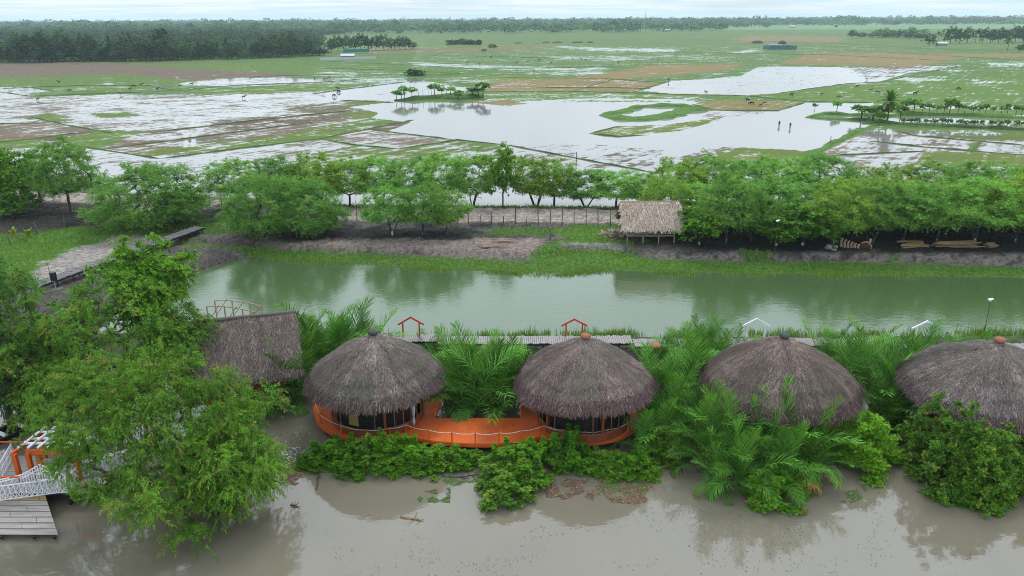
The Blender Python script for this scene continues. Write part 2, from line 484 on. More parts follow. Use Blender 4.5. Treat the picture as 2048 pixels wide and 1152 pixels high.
def thatch_dome(name, seed, Rr, drop, ridge=0.0, fringe=.5, n_straw=26000, pale_top=True, palette=STRAW, prob=STRAW_P, sx=1.0, sy=1.0, mat=None, W=.032, L=.42):
    """domed thatch: profile slope gets steeper to the eave; straw laid downslope, a ragged darker fringe hangs at the eave. top at z=0"""
    rng = np.random.default_rng(seed)
    pr = np.array([(0, 0), (.05, .006), (.1, .035), (.2, .10), (.4, .245), (.6, .415), (.78, .60), (.92, .80), (.97, .90), (1.0, 1.0)])
    zf = lambda u: -drop * np.interp(u, pr[:, 0], pr[:, 1])
    def pos(u, th):
        cx = np.where(np.cos(th) >= 0, ridge, -ridge) * np.minimum(1, np.abs(np.cos(th)) * 3)
        wob = 1 + .014 * np.sin(3 * th + seed) + .014 * np.sin(7 * th + seed) + .01 * np.sin(11 * th + 2 * seed)
        return np.stack([cx + u * Rr * np.cos(th) * sx * wob, u * Rr * np.sin(th) * sy * wob, zf(u) + .05 * np.sin(5 * th + 9 * u + seed) - .10 * np.sin(2 * th + seed * 1.7) * u * u], -1)
    # base shell
    nu, nth = 14, 64
    U = np.linspace(0, 1, nu); TH = np.linspace(0, 2 * math.pi, nth, endpoint=False)
    g = pos(np.repeat(U, nth), np.tile(TH, nu)); g[:, 2] -= .02
    lower = g[-nth:].copy(); lower[:, :2] *= .94; lower[:, 2] -= .35
    under = lower.copy(); under[:, :2] *= .6; under[:, 2] += .5
    V = np.vstack([g, lower, under]); F = []
    for i in range(nu + 1):
        for k in range(nth):
            k2 = (k + 1) % nth
            F.append((i * nth + k, (i + 1) * nth + k, (i + 1) * nth + k2, i * nth + k2))
    F = np.array(F); col = np.tile(np.array([.09, .075, .07]), (len(F), 1))
    # straw
    u = np.sqrt(rng.uniform(.002, .97, n_straw)); th = rng.uniform(0, 2 * math.pi, n_straw)
    e = 1e-3
    b = pos(u, th); dn = nrm(pos(u + e, th) - b); tv = nrm(pos(u, th + e) - b); no = nrm(np.cross(dn, tv)); no *= np.sign(no[:, 2:3] + 1e-9)
    SV = straw_strips(rng, b, dn, no, L, W)
    pick = rng.choice(len(palette), n_straw, p=prob); sc = palette[pick] * rng.uniform(.8, 1.2, (n_straw, 1))
    # weather: bleached streaks running down from the top, greenish-grey patches
    streak = vnoise(th * 9 + 50, u * 1.3 + 3, seed) * .6 + vnoise(th * 23 + 9, u * 2 + 3, seed + 3) * .4
    sc = sc * (.50 + .95 * streak)[:, None] * (1 - .28 * np.exp(-(((u - .55 - .03 * np.sin(th * 4 + seed)) / .018) ** 2)) - .22 * np.exp(-(((u - .78 + .02 * np.sin(th * 5 + seed)) / .015) ** 2)))[:, None]  # two darker rings paint in the shade lines of straw course ledges
    gm = np.clip(vnoise(b[:, 0] * .55 + 9, b[:, 1] * .55 + 4, seed + 9) * 2.2 - 1.0, 0, 1)[:, None]; sc = sc * (1 - gm * .6) + gm * .6 * rng.uniform(.6, 1.2, (n_straw, 1)) * np.array([.125, .125, .088])
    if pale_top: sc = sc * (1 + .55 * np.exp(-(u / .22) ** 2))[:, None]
    # fringe: three overlapping layers
    FV = []; fc = []
    for lay, (u0, l_, n_) in enumerate(((.95, fringe * .8, 2000), (.98, fringe, 2400), (.995, fringe * .85, 2000))):
        th2 = rng.uniform(0, 2 * math.pi, n_); uu = np.full(n_, u0) + rng.normal(size=n_) * .008
        b2 = pos(uu, th2); out = np.stack([np.cos(th2), np.sin(th2), np.zeros(n_)], -1)
        d2 = nrm(out * rng.uniform(.15, .6, n_)[:, None] + np.array([0, 0, -1.0])); no2 = nrm(out + np.array([0, 0, .3]))
        rag = 1 + .22 * np.sin(th2 * 13 + seed) * np.sin(th2 * 5)
        b2 = b2 + no2 * (.03 + .03 * lay)
        FV.append(straw_strips(rng, b2, d2, no2, l_ * rng.choice([.8, 1.0, 1.25]), W * 1.5, .09)); 
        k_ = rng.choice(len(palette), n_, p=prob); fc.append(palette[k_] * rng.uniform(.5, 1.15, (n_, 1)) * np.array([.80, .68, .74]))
    allV = np.vstack([V, SV] + FV)
    nF = (len(allV) - len(V)) // 4
    F2 = np.arange(nF * 4).reshape(-1, 4) + len(V)
    return np_mesh(name, allV, np.vstack([F, F2]), {'col': ('FACE', np.vstack([col, sc] + fc))}, mat or M_STRAW)

# ------------------------------------------------------------------ camera, render, light
cam = bpy.data.cameras.new('camera'); co = bpy.data.objects.new('camera', cam); COL.objects.link(co)
cam.sensor_width = 36; cam.lens = FPX / 2048 * 36; cam.clip_end = 40000; cam.clip_start = .5
co.matrix_world = Matrix.Translation((0, 0, CAM_H)) @ Matrix((Vector(_r2), Vector(_u2), Vector(-_f))).transposed().to_4x4()
SC.camera = co
SC.view_settings.view_transform = 'Standard'; SC.view_settings.look = 'None'; SC.view_settings.exposure = 0; SC.view_settings.gamma = 1
SC.render.engine = 'CYCLES'
cy = SC.cycles
cy.max_bounces = 7; cy.diffuse_bounces = 2; cy.glossy_bounces = 3; cy.transmission_bounces = 3; cy.volume_bounces = 1; cy.transparent_max_bounces = 6
cy.use_denoising = True; cy.denoising_prefilter = "NONE"; cy.denoising_input_passes = "RGB_ALBEDO_NORMAL"; cy.filter_width = 1.0
try: cy.denoiser = 'OPENIMAGEDENOISE'
except Exception: pass
cy.sample_clamp_indirect = 6
cy.use_adaptive_sampling = True; cy.adaptive_threshold = .01

SUN_EL, SUN_AZ = R(58), R(200)
W = bpy.data.worlds.new('World'); SC.world = W; W.use_nodes = True
nt = W.node_tree; nt.nodes.clear(); N = NT(nt)
wo = N.n('ShaderNodeOutputWorld'); bg = N.n('ShaderNodeBackground'); bg.inputs['Strength'].default_value = .1
sky = N.n('ShaderNodeTexSky', sky_type='NISHITA', sun_disc=False, sun_elevation=SUN_EL, sun_rotation=SUN_AZ, air_density=1.2, dust_density=2.0)
gen = N.coord('Generated')
sep = N.n('ShaderNodeSeparateXYZ'); N.l(gen, sep.inputs[0])
# overcast: a bright deck of cloud, brighter overhead, with soft banks; near the horizon thin flat bands
ramp = N.n('ShaderNodeValToRGB'); cr = ramp.color_ramp
cr.elements[0].position = 0.0; cr.elements[0].color = (.90, .99, 1.04, 1)
cr.elements[1].position = 1.0; cr.elements[1].color = (1.60, 1.84, 2.10, 1)
for p_, c_ in ((.02, (.92, 1.0, 1.05, 1)), (.10, (.98, 1.08, 1.17, 1)), (.3, (1.30, 1.47, 1.62, 1)), (.6, (1.5, 1.68, 1.88, 1))):
    e = cr.elements.new(p_); e.color = c_
N.l(sep.outputs[2], ramp.inputs[0])
n1 = N.noise(N.scaled(gen, (3, 3, 5)), 1.0, 5, .55)
n2 = N.noise(N.scaled(gen, (9, 9, 260)), 1.0, 4, .55)
n2b = N.mapr(sep.outputs[2], .02, .12, 1, 0)
mulA = N.mapr(n1, .3, .7, .86, 1.14)
c1 = N.mix(1.0, ramp.outputs[0], N.n('ShaderNodeCombineColor').outputs[0], 'MULTIPLY')
cc = [n for n in nt.nodes if n.type == 'COMBINE_COLOR'][0]
for i in range(3): N.l(mulA, cc.inputs[i])
band = N.mix(N.mapr(n2, .35, .65), (.80, .93, 1.0), (1.14, 1.08, 1.04))
c2 = N.mix(n2b, c1, N.mix(1.0, c1, band, 'MULTIPLY'))
sc10 = N.mix(1.0, c2, (10, 10, 10), 'MULTIPLY')
for n in nt.nodes:
    if n.type == 'MIX': n.clamp_result = False
N.l(N.mix(.93, sky.outputs[0], sc10), bg.inputs['Color']); N.l(bg.outputs[0], wo.inputs['Surface'])

sl = bpy.data.lights.new('sun', 'SUN'); so = bpy.data.objects.new('sun', sl); COL.objects.link(so)
sl.energy = 1.4; sl.angle = R(16); sl.color = (1, .97, .92)
so.rotation_euler = (R(90) - SUN_EL, 0, math.pi - SUN_AZ + math.pi)
so.location = (0, 0, 80)

# ------------------------------------------------------------------ terrain
def curve(pts, z):
    w = sorted([(P(x, y, z).x, P(x, y, z).y) for x, y in pts]); xs = np.array([a for a, b in w]); ys = np.array([b for a, b in w])
    return lambda X: np.interp(X, xs, ys)
C_far0 = curve([(330, 500), (440, 510), (560, 518), (720, 529), (900, 540), (1060, 547), (1130, 548), (1190, 541), (1300, 545), (1500, 548), (1700, 551), (2048, 556), (2200, 557)], 0.0)
C_far1 = curve([(330, 488), (440, 494), (700, 506), (930, 515), (1060, 520), (1130, 506), (1260, 508), (1300, 518), (1500, 523), (1700, 524), (2048, 534), (2200, 535)], .45)
C_far2 = curve([(330, 470), (440, 484), (700, 490), (930, 492), (1060, 495), (1130, 492), (1260, 496), (1400, 494), (1700, 505), (2048, 508), (2200, 508)], 1.25)
FENCE_PX = [(-60, 462), (40, 455), (190, 428), (420, 420), (470, 420), (680, 442), (960, 446), (1240, 449), (1500, 452), (2048, 455), (2200, 456)]
C_fence = curve(FENCE_PX, 1.6)
C_verge = curve([(-100, 382), (80, 380), (200, 386), (420, 396), (470, 400), (680, 412), (960, 414), (1240, 416), (2048, 420), (2200, 420)], 1.7)
C_riv = curve([(-100, 900), (540, 950), (620, 935), (700, 930), (960, 925), (1100, 930), (1300, 930), (1450, 960), (1600, 960), (1800, 930), (2048, 985), (2200, 990)], 0.0)

def land_left(X, Y):
    """how far inside the left shore of the canal basin (1 = dry land)"""
    xs = -44 + (Y - 79) * .37 + 5.0
    return 1 - sstep(-1.5, 1.5, X - xs + np.sin(Y * .6) * .5)

def hgt(X, Y):
    X = np.asarray(X, float); Y = np.asarray(Y, float)
    n = fbm(X * .35, Y * .35, 5) - .5; n2 = fbm(X * 1.3, Y * 1.3, 8) - .5
    a0, a1, a2, a3, a4 = C_far0(X), C_far1(X), C_far2(X), C_fence(X), C_verge(X)
    h = np.full(X.shape, -1.3)
    # huts' mudflat between the river and the canal
    ar = C_riv(X)
    h = h + (1.3 - .22 + n * .22 + n2 * .08) * sstep(-2.0, 1.0, Y - ar) * (1 - sstep(65.3, 68, Y))
    h = h + .55 * sstep(60.0, 61.6, Y + n) * (1 - sstep(65.4, 67.2, Y + n2 * 1.2))
    # far bank
    wob = n * 1.5
    h = np.where(Y > a0 - 3, -1.3 + 1.3 * sstep(-3, 0, Y - a0 + wob), h)
    h = h + (.45 + n2 * .12) * sstep(0, 1, (Y - a0) / np.maximum(a1 - a0, .5))
    sc = sstep(0, 1, (Y - a1 - n2 * 1.6 - n * 1.2) / np.maximum((a2 - a1) * .55, .5))
    h = h + (.85 + n2 * .45 + (fbm(X * 2.6, Y * 2.6, 15, 2) - .5) * .35 * (1 - sc)) * sc
    h = h + .28 * sstep(-2, .5, Y - a3) + .1 * sstep(0, 4, Y - a3) - .75 * sstep(0, 3.5, Y - a4) + n2 * .10 * sstep(0, 2, Y - a1)
    # left land (boardwalk, mud yard)
    ll = land_left(X, Y) * sstep(62, 66, Y) * (1 - sstep(94, 100, Y))
    h = h * (1 - ll) + np.maximum(h, .95 + n * .2 + n2 * .08) * ll
    ll2 = (1 - sstep(-31, -27, X)) * sstep(52, 56, Y) * (1 - sstep(66, 70, Y)) * .55
    h = np.maximum(h, -.3 + ll2 + n2 * .1 * (ll2 > 0)) if True else h
    h = np.where(Y > a4 + 3.5, .9 + n2 * .05, h)
    h = np.where((Y < ar - 2), -1.3, h)
    return h

def hz(x, y): return float(hgt(np.array([x]), np.array([y]))[0])
def G(px, py, guess=1.0):
    """the point of the terrain seen at a pixel"""
    z = guess
    for _ in range(12):
        p = P(px, py, z); z = .5 * z + .5 * max(hz(p.x, p.y), -.1)
    return P(px, py, z)

xs = np.concatenate([-np.geomspace(96, 9000, 40)[::-1], np.arange(-95, 95.01, .5), np.geomspace(96, 9000, 40)])
ys = np.concatenate([np.linspace(-3000, 30, 24), np.arange(31, 60, .6), np.arange(60, 124, .38), np.geomspace(125, 9000, 60)])
GX, GY = np.meshgrid(xs, ys)
GZ = hgt(GX, GY)
gx, gy, gz = GX.ravel(), GY.ravel(), GZ.ravel()
ppx, ppy = project(np.stack([gx, np.maximum(gy, 5), gz], 1))
ppx = np.where(gy < 30, -9e3, ppx)
nA = fbm(gx * .5, gy * .5, 21); nB = fbm(gx * .12, gy * .12, 33); nC = fbm(gx * 1.6, gy * 1.6, 44, 3)
a0, a1, a2, a3, a4 = C_far0(gx), C_far1(gx), C_far2(gx), C_fence(gx), C_verge(gx)
GRASS = np.array([.085, .19, .018]); GRASSD = np.array([.055, .11, .018]); SOIL = np.array([.020, .018, .017]); MUD = np.array([.125, .105, .092]); PALE = np.array([.30, .265, .235]); PATHC = np.array([.40, .33, .28]); FIELD = np.array([.12, .24, .07])
col = np.tile(MUD * .75, (len(gx), 1)); grass = np.zeros(len(gx))
def paint(mask, c, g=None):
    global col, grass
    m = np.clip(mask, 0, 1)[:, None]; col = col * (1 - m) + np.asarray(c) * m
    if g is not None: grass = grass * (1 - m[:, 0]) + g * m[:, 0]
def pp(poly, blur=6, amp=14):
    """soft mask of a patch outlined on the ground, ragged at the edge"""
    w1 = (nA - .5) * amp * 2.2; w2 = (nC - .5) * amp
    acc = 0
    for dx, dy in ((0, 0), (blur, 0), (-blur, 0), (0, blur * .45), (0, -blur * .45)):
        acc = acc + inpoly(ppx + w1 + w2 * .6 + dx, ppy + w2 * .5 + w1 * .3 + dy, poly)
    return acc / 5.0
paint((gy < 66.5) * 1.0, np.array([.085, .075, .055]))
paint(((gy > 61) & (gy < 66.6)) * sstep(.3, .5, nA), GRASSD, .8)
paint((gy > a0 - 1) * 1.0, MUD, 0)
paint(sstep(a0 - .5, a0 + .6, gy) * (1 - sstep(-.6, 1.0, gy - a1 - (nA - .5) * 3)), GRASS * .85, 1.0)
sc_ = sstep(-.6, .6, gy - a1) * (1 - sstep(-.5, .5, gy - a2))
paint(sc_, (.20, .168, .150), 0)
paint(sc_ * sstep(.5, .60, nC), (.055, .047, .043), 0)
ben = sstep(-.6, .6, gy - a2) * (1 - sstep(-.5, .5, gy - a3))
paint(ben * sstep(.42, .6, nA), SOIL * 1.6, 0)
path = sstep(-.2, .5, gy - a3 - .6) * (1 - sstep(-.5, .3, gy - a4 + .6))
paint(path, PATHC * (1), 0); paint(path * sstep(.5, .7, nA) * .6, PATHC * .6, 0)
ver = sstep(-.6, .4, gy - a4 + .4); paint(ver, GRASSD * 1.2, .8); paint(sstep(3.5, 6, gy - a4), FIELD, 0)
# patches across the canal, as they lie in the photograph
paint(ben * sstep(.50, .60, nB) * sstep(.42, .56, nA), GRASSD * 1.2, .75)
pt = lambda poly, c, g=0, b=6, amp=14, k=1.0: paint(pp(poly, b, amp) * k, c, g)
pt([(395, 455), (480, 432), (680, 440), (700, 470), (640, 490), (400, 482)], GRASSD, .8)
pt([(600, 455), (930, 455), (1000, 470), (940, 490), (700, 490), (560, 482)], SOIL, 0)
pt([(670, 478), (960, 478), (1080, 490), (1120, 512), (930, 516), (800, 500), (560, 498), (560, 486)], np.array([.235, .185, .162]), 0)
pt([(930, 470), (1000, 455), (1120, 452), (1100, 472)], GRASSD * 1.1, .7)
pt([(1090, 455), (1240, 450), (1245, 470), (1200, 488), (1130, 480), (1090, 520), (1250, 530), (1280, 520), (1230, 498), (1150, 490)], GRASS, 1)
pt([(1060, 490), (1150, 478), (1230, 480), (1230, 500), (1120, 520), (1060, 520)], GRASS * .9, 1)
pt([(1110, 485), (1240, 488), (1250, 500), (1140, 496)], PALE * .8, 0)
pt([(950, 475), (1080, 478), (1070, 505), (960, 508)], np.array([.27, .205, .175]), 0)
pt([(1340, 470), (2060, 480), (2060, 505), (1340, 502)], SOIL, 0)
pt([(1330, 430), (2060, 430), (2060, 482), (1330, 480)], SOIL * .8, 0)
pt([(1270, 486), (1390, 490), (1390, 506), (1270, 502)], MUD * .7, 0)
pt([(1480, 500), (1540, 500), (1545, 525), (1500, 528)], GRASSD, .9)
pt([(1775, 508), (1795, 508), (1800, 520), (1775, 520)], GRASS, .9)
# left yard
pt([(-60, 380), (200, 400), (230, 440), (100, 470), (-60, 475)], np.array([.060, .050, .041]), 0, 8)
pt([(-60, 470), (60, 465), (240, 445), (330, 465), (230, 500), (120, 520), (40, 560), (-60, 600)], GRASS, 1, 8, 18)
pt([(60, 545), (130, 505), (250, 472), (340, 475), (300, 500), (120, 560), (80, 590), (40, 590)], PALE * 1.15, 0, 8, 20)
pt([(190, 460), (420, 430), (420, 455), (330, 468)], GRASSD, .8)
pt([(400, 470), (560, 470), (560, 490), (420, 490)], MUD, 0)
pt([(70, 395), (210, 392), (210, 408), (70, 402)], PATHC * 1.1, 0, 3, 5)
col = col * (.80 + .4 * nC)[:, None]
m, nt, out = new_mat('earth'); N = NT(nt); oc = N.coord('Object')
c = N.attr('col').outputs['Color']
nf = N.noise(oc, 2.6, 6, .65); nd = N.noise(oc, 11, 4, .6)
c = N.mix(N.mapr(nf, .40, .62, 0, .8), c, N.mix(1.0, c, (.35, .34, .32), 'MULTIPLY'))
c = N.mix(N.mapr(nd, .52, .7, 0, .6), c, N.mix(1.0, c, (1.7, 1.6, 1.5), 'MULTIPLY'))
N.bsdf(out, c, N.mapr(nf, .3, .6, .55, .95), .3, normal=N.bump(N.math('ADD', nf, N.math('MULTIPLY', nd, .4)), 1.0, .3))
M_EARTH = m
nx, ny = len(xs), len(ys)
I = (np.arange(ny - 1)[:, None] * nx + np.arange(nx - 1)[None, :]).ravel()
F = np.stack([I, I + 1, I + nx + 1, I + nx], 1)
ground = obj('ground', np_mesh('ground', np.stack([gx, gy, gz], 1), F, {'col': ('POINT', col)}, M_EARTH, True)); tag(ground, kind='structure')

# ------------------------------------------------------------------ water
def mat_water(name, a, b, scale, rough, ior, bump, bscale, spec=.5, sheen=None):
    m, nt, out = new_mat(name); N = NT(nt); oc = N.coord('Object')
    c = N.mix(N.mapr(N.noise(N.scaled(oc, (1, .6, 1)), scale, 4, .6), .35, .65), a, b)
    h = N.noise(N.scaled(oc, (.7, 1.0, 1)), bscale, 3, .5); h2 = N.noise(oc, bscale * .23, 3, .5)
    hh = N.math('ADD', h, N.math('MULTIPLY', h2, 1.4))
    N.bsdf(out, c, rough, spec, ior, normal=N.bump(hh, bump, .02))
    return m
M_RIVER = mat_water('river_water', (.168, .146, .106), (.145, .127, .094), .09, .05, 1.72, .30, 2.2)
M_CANAL = mat_water('canal_water', (.050, .088, .030), (.056, .094, .036), .06, .12, 1.95, .55, 2.2)
def sheet(name, x0, x1, y0, y1, z, mat):
    V = np.array([(x0, y0, z), (x1, y0, z), (x1, y1, z), (x0, y1, z)])
    return tag(obj(name, np_mesh(name, V, np.array([[0, 1, 2, 3]]), None, mat)), kind='structure')
sheet('river_water', -3500, 3500, -2500, 62.5, 0, M_RIVER)
sheet('canal_water', -120, 400, 62.5, 100, 0.004, M_CANAL)

# ------------------------------------------------------------------ flooded paddy fields
cp = np.linspace(-140, 2190, 800); rp = np.concatenate([np.linspace(424, 120, 235), np.linspace(119.3, 62, 95)])
# rows run at equal steps of view angle so that far fields get longer cells; columns fan out with distance
ry = np.array([P(1024, r, .9).y for r in rp]); kx = (cp - 1024) / FPX * 1.0
FXr = kx * 1.075
FYg = np.repeat(ry, len(FXr)); FXg = (np.tile(FXr, len(ry)) * FYg)
fx, fy = FXg, FYg
fpx, fpy = project(np.stack([fx, fy, np.full(len(fx), .9)], 1))
sA = fbm(fpx * .05, fpy * .16, 61); sB = fbm(fpx * .3, fpy * .5, 67, 3)
wx = fpx + (sA - .5) * 14 + (sB - .5) * 5; wy = fpy + (sA - .5) * 3.0 + (sB - .5) * 2.2
G1 = np.array([.080, .155, .034]); GN = np.array([.092, .165, .030]); YG = np.array([.120, .170, .034]); TAN = np.array([.205, .165, .070]); BR = np.array([.150, .118, .086]); BRD = np.array([.11, .086, .058]); PG = np.array([.098, .162, .044])
fcol = np.tile(G1, (len(fx), 1)); wet = np.full(len(fx), .20)
def fp(poly, c=None, w=None, soft=False, k=1.0):
    global fcol, wet
    d = 3.0 if soft else .6
    m = 0
    for dx, dy in ((0, 0), (3 * d, 0), (-3 * d, 0), (0, d * .6), (0, -d * .6)): m = m + inpoly((wx if soft else fpx + (wx - fpx) * .15) + dx, (wy if soft else fpy + (wy - fpy) * .15) + dy, poly)
    m = m / 5.0 * k
    if c is not None: fcol = fcol * (1 - m[:, None]) + np.asarray(c) * m[:, None]
    if w is not None: wet = wet * (1 - m) + w * m
far_t = sstep(150, 80, fpy); fcol = fcol * (1 - far_t[:, None]) + PG * far_t[:, None]
near_t = sstep(170, 300, fpy); fcol = fcol * (1 - near_t[:, None]) + GN * near_t[:, None]
# far plain
fp([(600, 66), (2200, 55), (2200, 88), (1300, 92), (640, 90)], PG, .05, True)
fp([(1130, 160), (1290, 132), (1495, 127), (1450, 142), (1330, 152), (1240, 158)], TAN, .08, True)
fp([(930, 184), (1010, 157), (1200, 156), (1322, 165), (1270, 185)], TAN * .95, .22, True)
fp([(930, 160), (1010, 150), (1150, 156), (1000, 162)], YG, .15, True)
fp([(1556, 128), (1620, 107), (1960, 107), (1900, 122), (1820, 134), (1640, 129)], TAN, .06, True)
fp([(1900, 107), (2200, 108), (2200, 114), (1900, 114)], TAN, .05, True)
fp([(700, 100), (1100, 92), (1100, 98), (760, 106)], TAN * .8, .15, True)
fp([(1500, 70), (1690, 74), (1690, 84), (1450, 84)], TAN * .8 + .03, .05, True)
fp([(1270, 180), (1277, 184), (1340, 163), (1480, 153), (1515, 135), (1556, 133), (1681, 135), (1782, 137), (1920, 131), (1812, 147), (1758, 164), (1690, 168), (1556, 187), (1487, 191), (1348, 189)], BR, 1.02)
fp([(1700, 137), (1920, 131), (1812, 147), (1740, 160)], BRD, .58, True)
fp([(1556, 187), (1700, 168), (2200, 145), (2200, 206), (1620, 203), (1500, 195)], GN * 1.02, .17)
for q in ([(1774, 158), (1830, 156), (1905, 160), (1820, 163)], [(1975, 127), (2060, 125), (2060, 131), (1985, 134)], [(1710, 165), (1760, 162), (1730, 170), (1705, 171)], [(1460, 105), (1500, 99), (1535, 100), (1480, 108)], [(1880, 141), (1960, 139), (1900, 144)], [(1940, 160), (2050, 164), (1960, 166)]): fp(q, None, .78, True)
fp([(1075, 91), (1180, 95), (1350, 98), (1345, 105), (1180, 101)], None, .72, True)
fp([(1085, 112), (1310, 112), (1300, 122), (1110, 120)], None, .5, True)
fp([(816, 124), (900, 128), (1110, 135), (1070, 141), (950, 138), (830, 131)], None, .68, True)
fp([(1080, 137), (1230, 134), (1200, 150), (1050, 150)], None, .48, True)
fp([(1300, 110), (1460, 114), (1460, 120), (1330, 118)], None, .42, True)
fp([(900, 160), (1000, 158), (960, 168), (880, 166)], None, .5, True)
fp([(620, 160), (820, 152), (860, 162), (640, 172)], None, .55, True)
fp([(940, 188), (1000, 184), (1430, 190), (1400, 201), (1150, 201), (980, 205)], GN, .36, True)
# left plain
fp([(-160, 152), (-160, 128), (130, 124), (430, 126), (600, 150), (330, 163), (100, 164)], BR * .92, .12, True)
fp([(200, 126), (560, 128), (720, 140), (640, 148), (430, 140)], GN, .2, True)
fp([(-160, 160), (260, 148), (300, 156), (60, 170), (-160, 172)], GN, .18, True)
fp([(-160, 200), (60, 195), (200, 189), (450, 189), (700, 174), (800, 176), (800, 205), (720, 215), (560, 240), (300, 262), (-160, 262)], BR * np.array([.92, 1.06, .9]), .60, True)
fp([(-160, 168), (280, 152), (420, 165), (180, 183), (-160, 186)], GN, .26, True)
fp([(0, 178), (60, 174), (112, 182), (55, 187), (0, 184)], BR, .8)
fp([(-160, 176), (0, 178), (0, 184), (-160, 188)], BR, .7)
fp([(170, 171), (226, 167), (244, 173)], BR, .72)
fp([(300, 172), (340, 172), (330, 178), (290, 176)], BR, .6)
fp([(355, 169), (400, 161), (560, 154), (650, 161), (620, 167), (470, 173)], BR, .86, True)
fp([(636, 144), (720, 143), (720, 156), (630, 153)], None, .55, True)
fp([(350, 186), (440, 178), (640, 168), (720, 168), (690, 179), (560, 188), (430, 191)], GN, .22)
fp([(0, 176), (60, 174), (60, 193), (-160, 215), (-160, 188)], BR, .78, True)
fp([(600, 190), (690, 179), (820, 160), (945, 178), (935, 184), (790, 200), (690, 201), (620, 203)], BR, 1.15, True)
fp([(120, 208), (420, 191), (640, 185), (650, 205), (430, 236), (250, 262), (150, 240)], BR, .74, True)
fp([(-160, 215), (90, 205), (180, 225), (60, 245), (-160, 250)], BR * .95, .60, True)
fp([(60, 236), (95, 225), (145, 240), (100, 246)], GN, .25, True)
fp([(180, 228), (262, 225), (285, 232), (205, 237)], GN, .25, True)
fp([(560, 218), (700, 200), (800, 212), (740, 238), (640, 228)], BRD * 1.1 + np.array([0, .02, 0]), .28, True)
fp([(680, 207), (730, 200), (790, 206), (760, 214)], YG * .9, .12, True)
fp([(690, 228), (740, 216), (790, 226), (740, 240)], YG * .9, .12, True)
fp([(-160, 262), (100, 246), (145, 252), (182, 263), (60, 279), (-160, 290)], BR, .30)
fp([(-160, 244), (50, 238), (72, 247), (-160, 262)], BR, .85)
fp([(60, 278), (182, 264), (215, 266), (110, 288)], BRD, .45)
fp([(120, 278), (205, 263), (305, 265), (290, 276), (170, 292)], GN, .16)
fp([(285, 264), (640, 226), (720, 240), (560, 276), (330, 312), (170, 312)], BR * .95, .46, True)
fp([(368, 306), (370, 270), (384, 241), (393, 233), (389, 243), (376, 272), (375, 306)], BR, 1.2)
fp([(384, 306), (384, 270), (397, 241), (404, 232), (402, 243), (391, 272), (391, 306)], BR, 1.2)
fp([(430, 240), (640, 226), (700, 236), (480, 262)], BRD, .36, True)
fp([(350, 265), (420, 232), (440, 236), (390, 272)], BR, .78, True)
fp([(190, 318), (330, 296), (425, 288), (400, 306), (250, 322)], YG * .85, .22, True)
fp([(395, 287), (560, 270), (700, 244), (710, 256), (480, 292)], YG * .85, .30, True)
fp([(-160, 300), (170, 295), (320, 318), (460, 300), (640, 278), (705, 290), (560, 330), (-160, 420)], BR * np.array([.92, 1.05, .9]), .70, True)
fp([(800, 246), (830, 240), (1000, 250), (905, 282), (800, 298), (690, 290), (640, 277), (700, 250)], YG * .85, .3)
fp([(676, 273), (737, 259), (915, 281), (795, 298), (705, 290)], BR * 1.05, .52)
fp([(735, 258), (800, 240), (830, 246), (770, 262)], BRD, .22)
fp([(620, 257), (690, 243), (735, 258), (680, 271)], YG * .8, .36)
# lake
fp([(700, 215), (790, 204), (900, 206), (1000, 206), (1150, 198), (1350, 199), (1384, 203), (1430, 222), (1556, 222), (1614, 204), (1745, 206), (1740, 216), (1620, 231), (1650, 241), (1745, 247), (1722, 259), (1640, 296), (1590, 306), (1470, 300), (1420, 306), (1300, 345), (1200, 345), (1050, 300), (1010, 290), (905, 281), (780, 262), (825, 245), (745, 236), (760, 226), (720, 217)], BR * .9, 2.2)
fp([(1000, 288), (1200, 288), (1340, 300), (1300, 345), (1150, 345), (1020, 310)], BR * .8, .74, True)
fp([(1340, 318), (1440, 292), (1500, 296), (1400, 330)], BR * .8, .6, True)
fp([(930, 206), (1000, 200), (1075, 208), (1000, 213), (960, 208)], TAN, .2, True)
fp([(1100, 200), (1360, 200), (1340, 206), (1120, 206)], GN, .55, True)
fp([(1178, 268), (1240, 252), (1330, 250), (1455, 231), (1440, 241), (1360, 263), (1235, 274)], YG * .95, .22)
fp([(1200, 264), (1260, 253), (1330, 252), (1300, 261)], YG, .5)
fp([(1390, 214), (1480, 214), (1560, 222), (1480, 236), (1400, 236)], BR, .62, True)
fp([(1383, 209), (1431, 200), (1614, 203), (1556, 221), (1428, 220)], TAN * .85 + np.array([0, .02, 0]), .16)
fp([(1600, 225), (1640, 215), (1740, 220), (1745, 246), (1640, 240)], BR, 1.5)
fp([(1430, 302), (1480, 295), (1592, 300), (1622, 308), (1480, 330), (1440, 325)], YG * .9, .2)
fp([(1000, 296), (900, 283), (800, 298), (700, 292), (560, 330), (700, 345), (1000, 330)], YG * .8, .45, True)
fp([(150, 320), (460, 305), (560, 330), (480, 424), (100, 424)], BR * .9, .8, True)
fp([(640, 345), (930, 330), (1310, 340), (1310, 424), (640, 424)], BR * .85, 1.05)
fp([(1310, 345), (2200, 330), (2200, 424), (1310, 424)], BR * .85, .85)
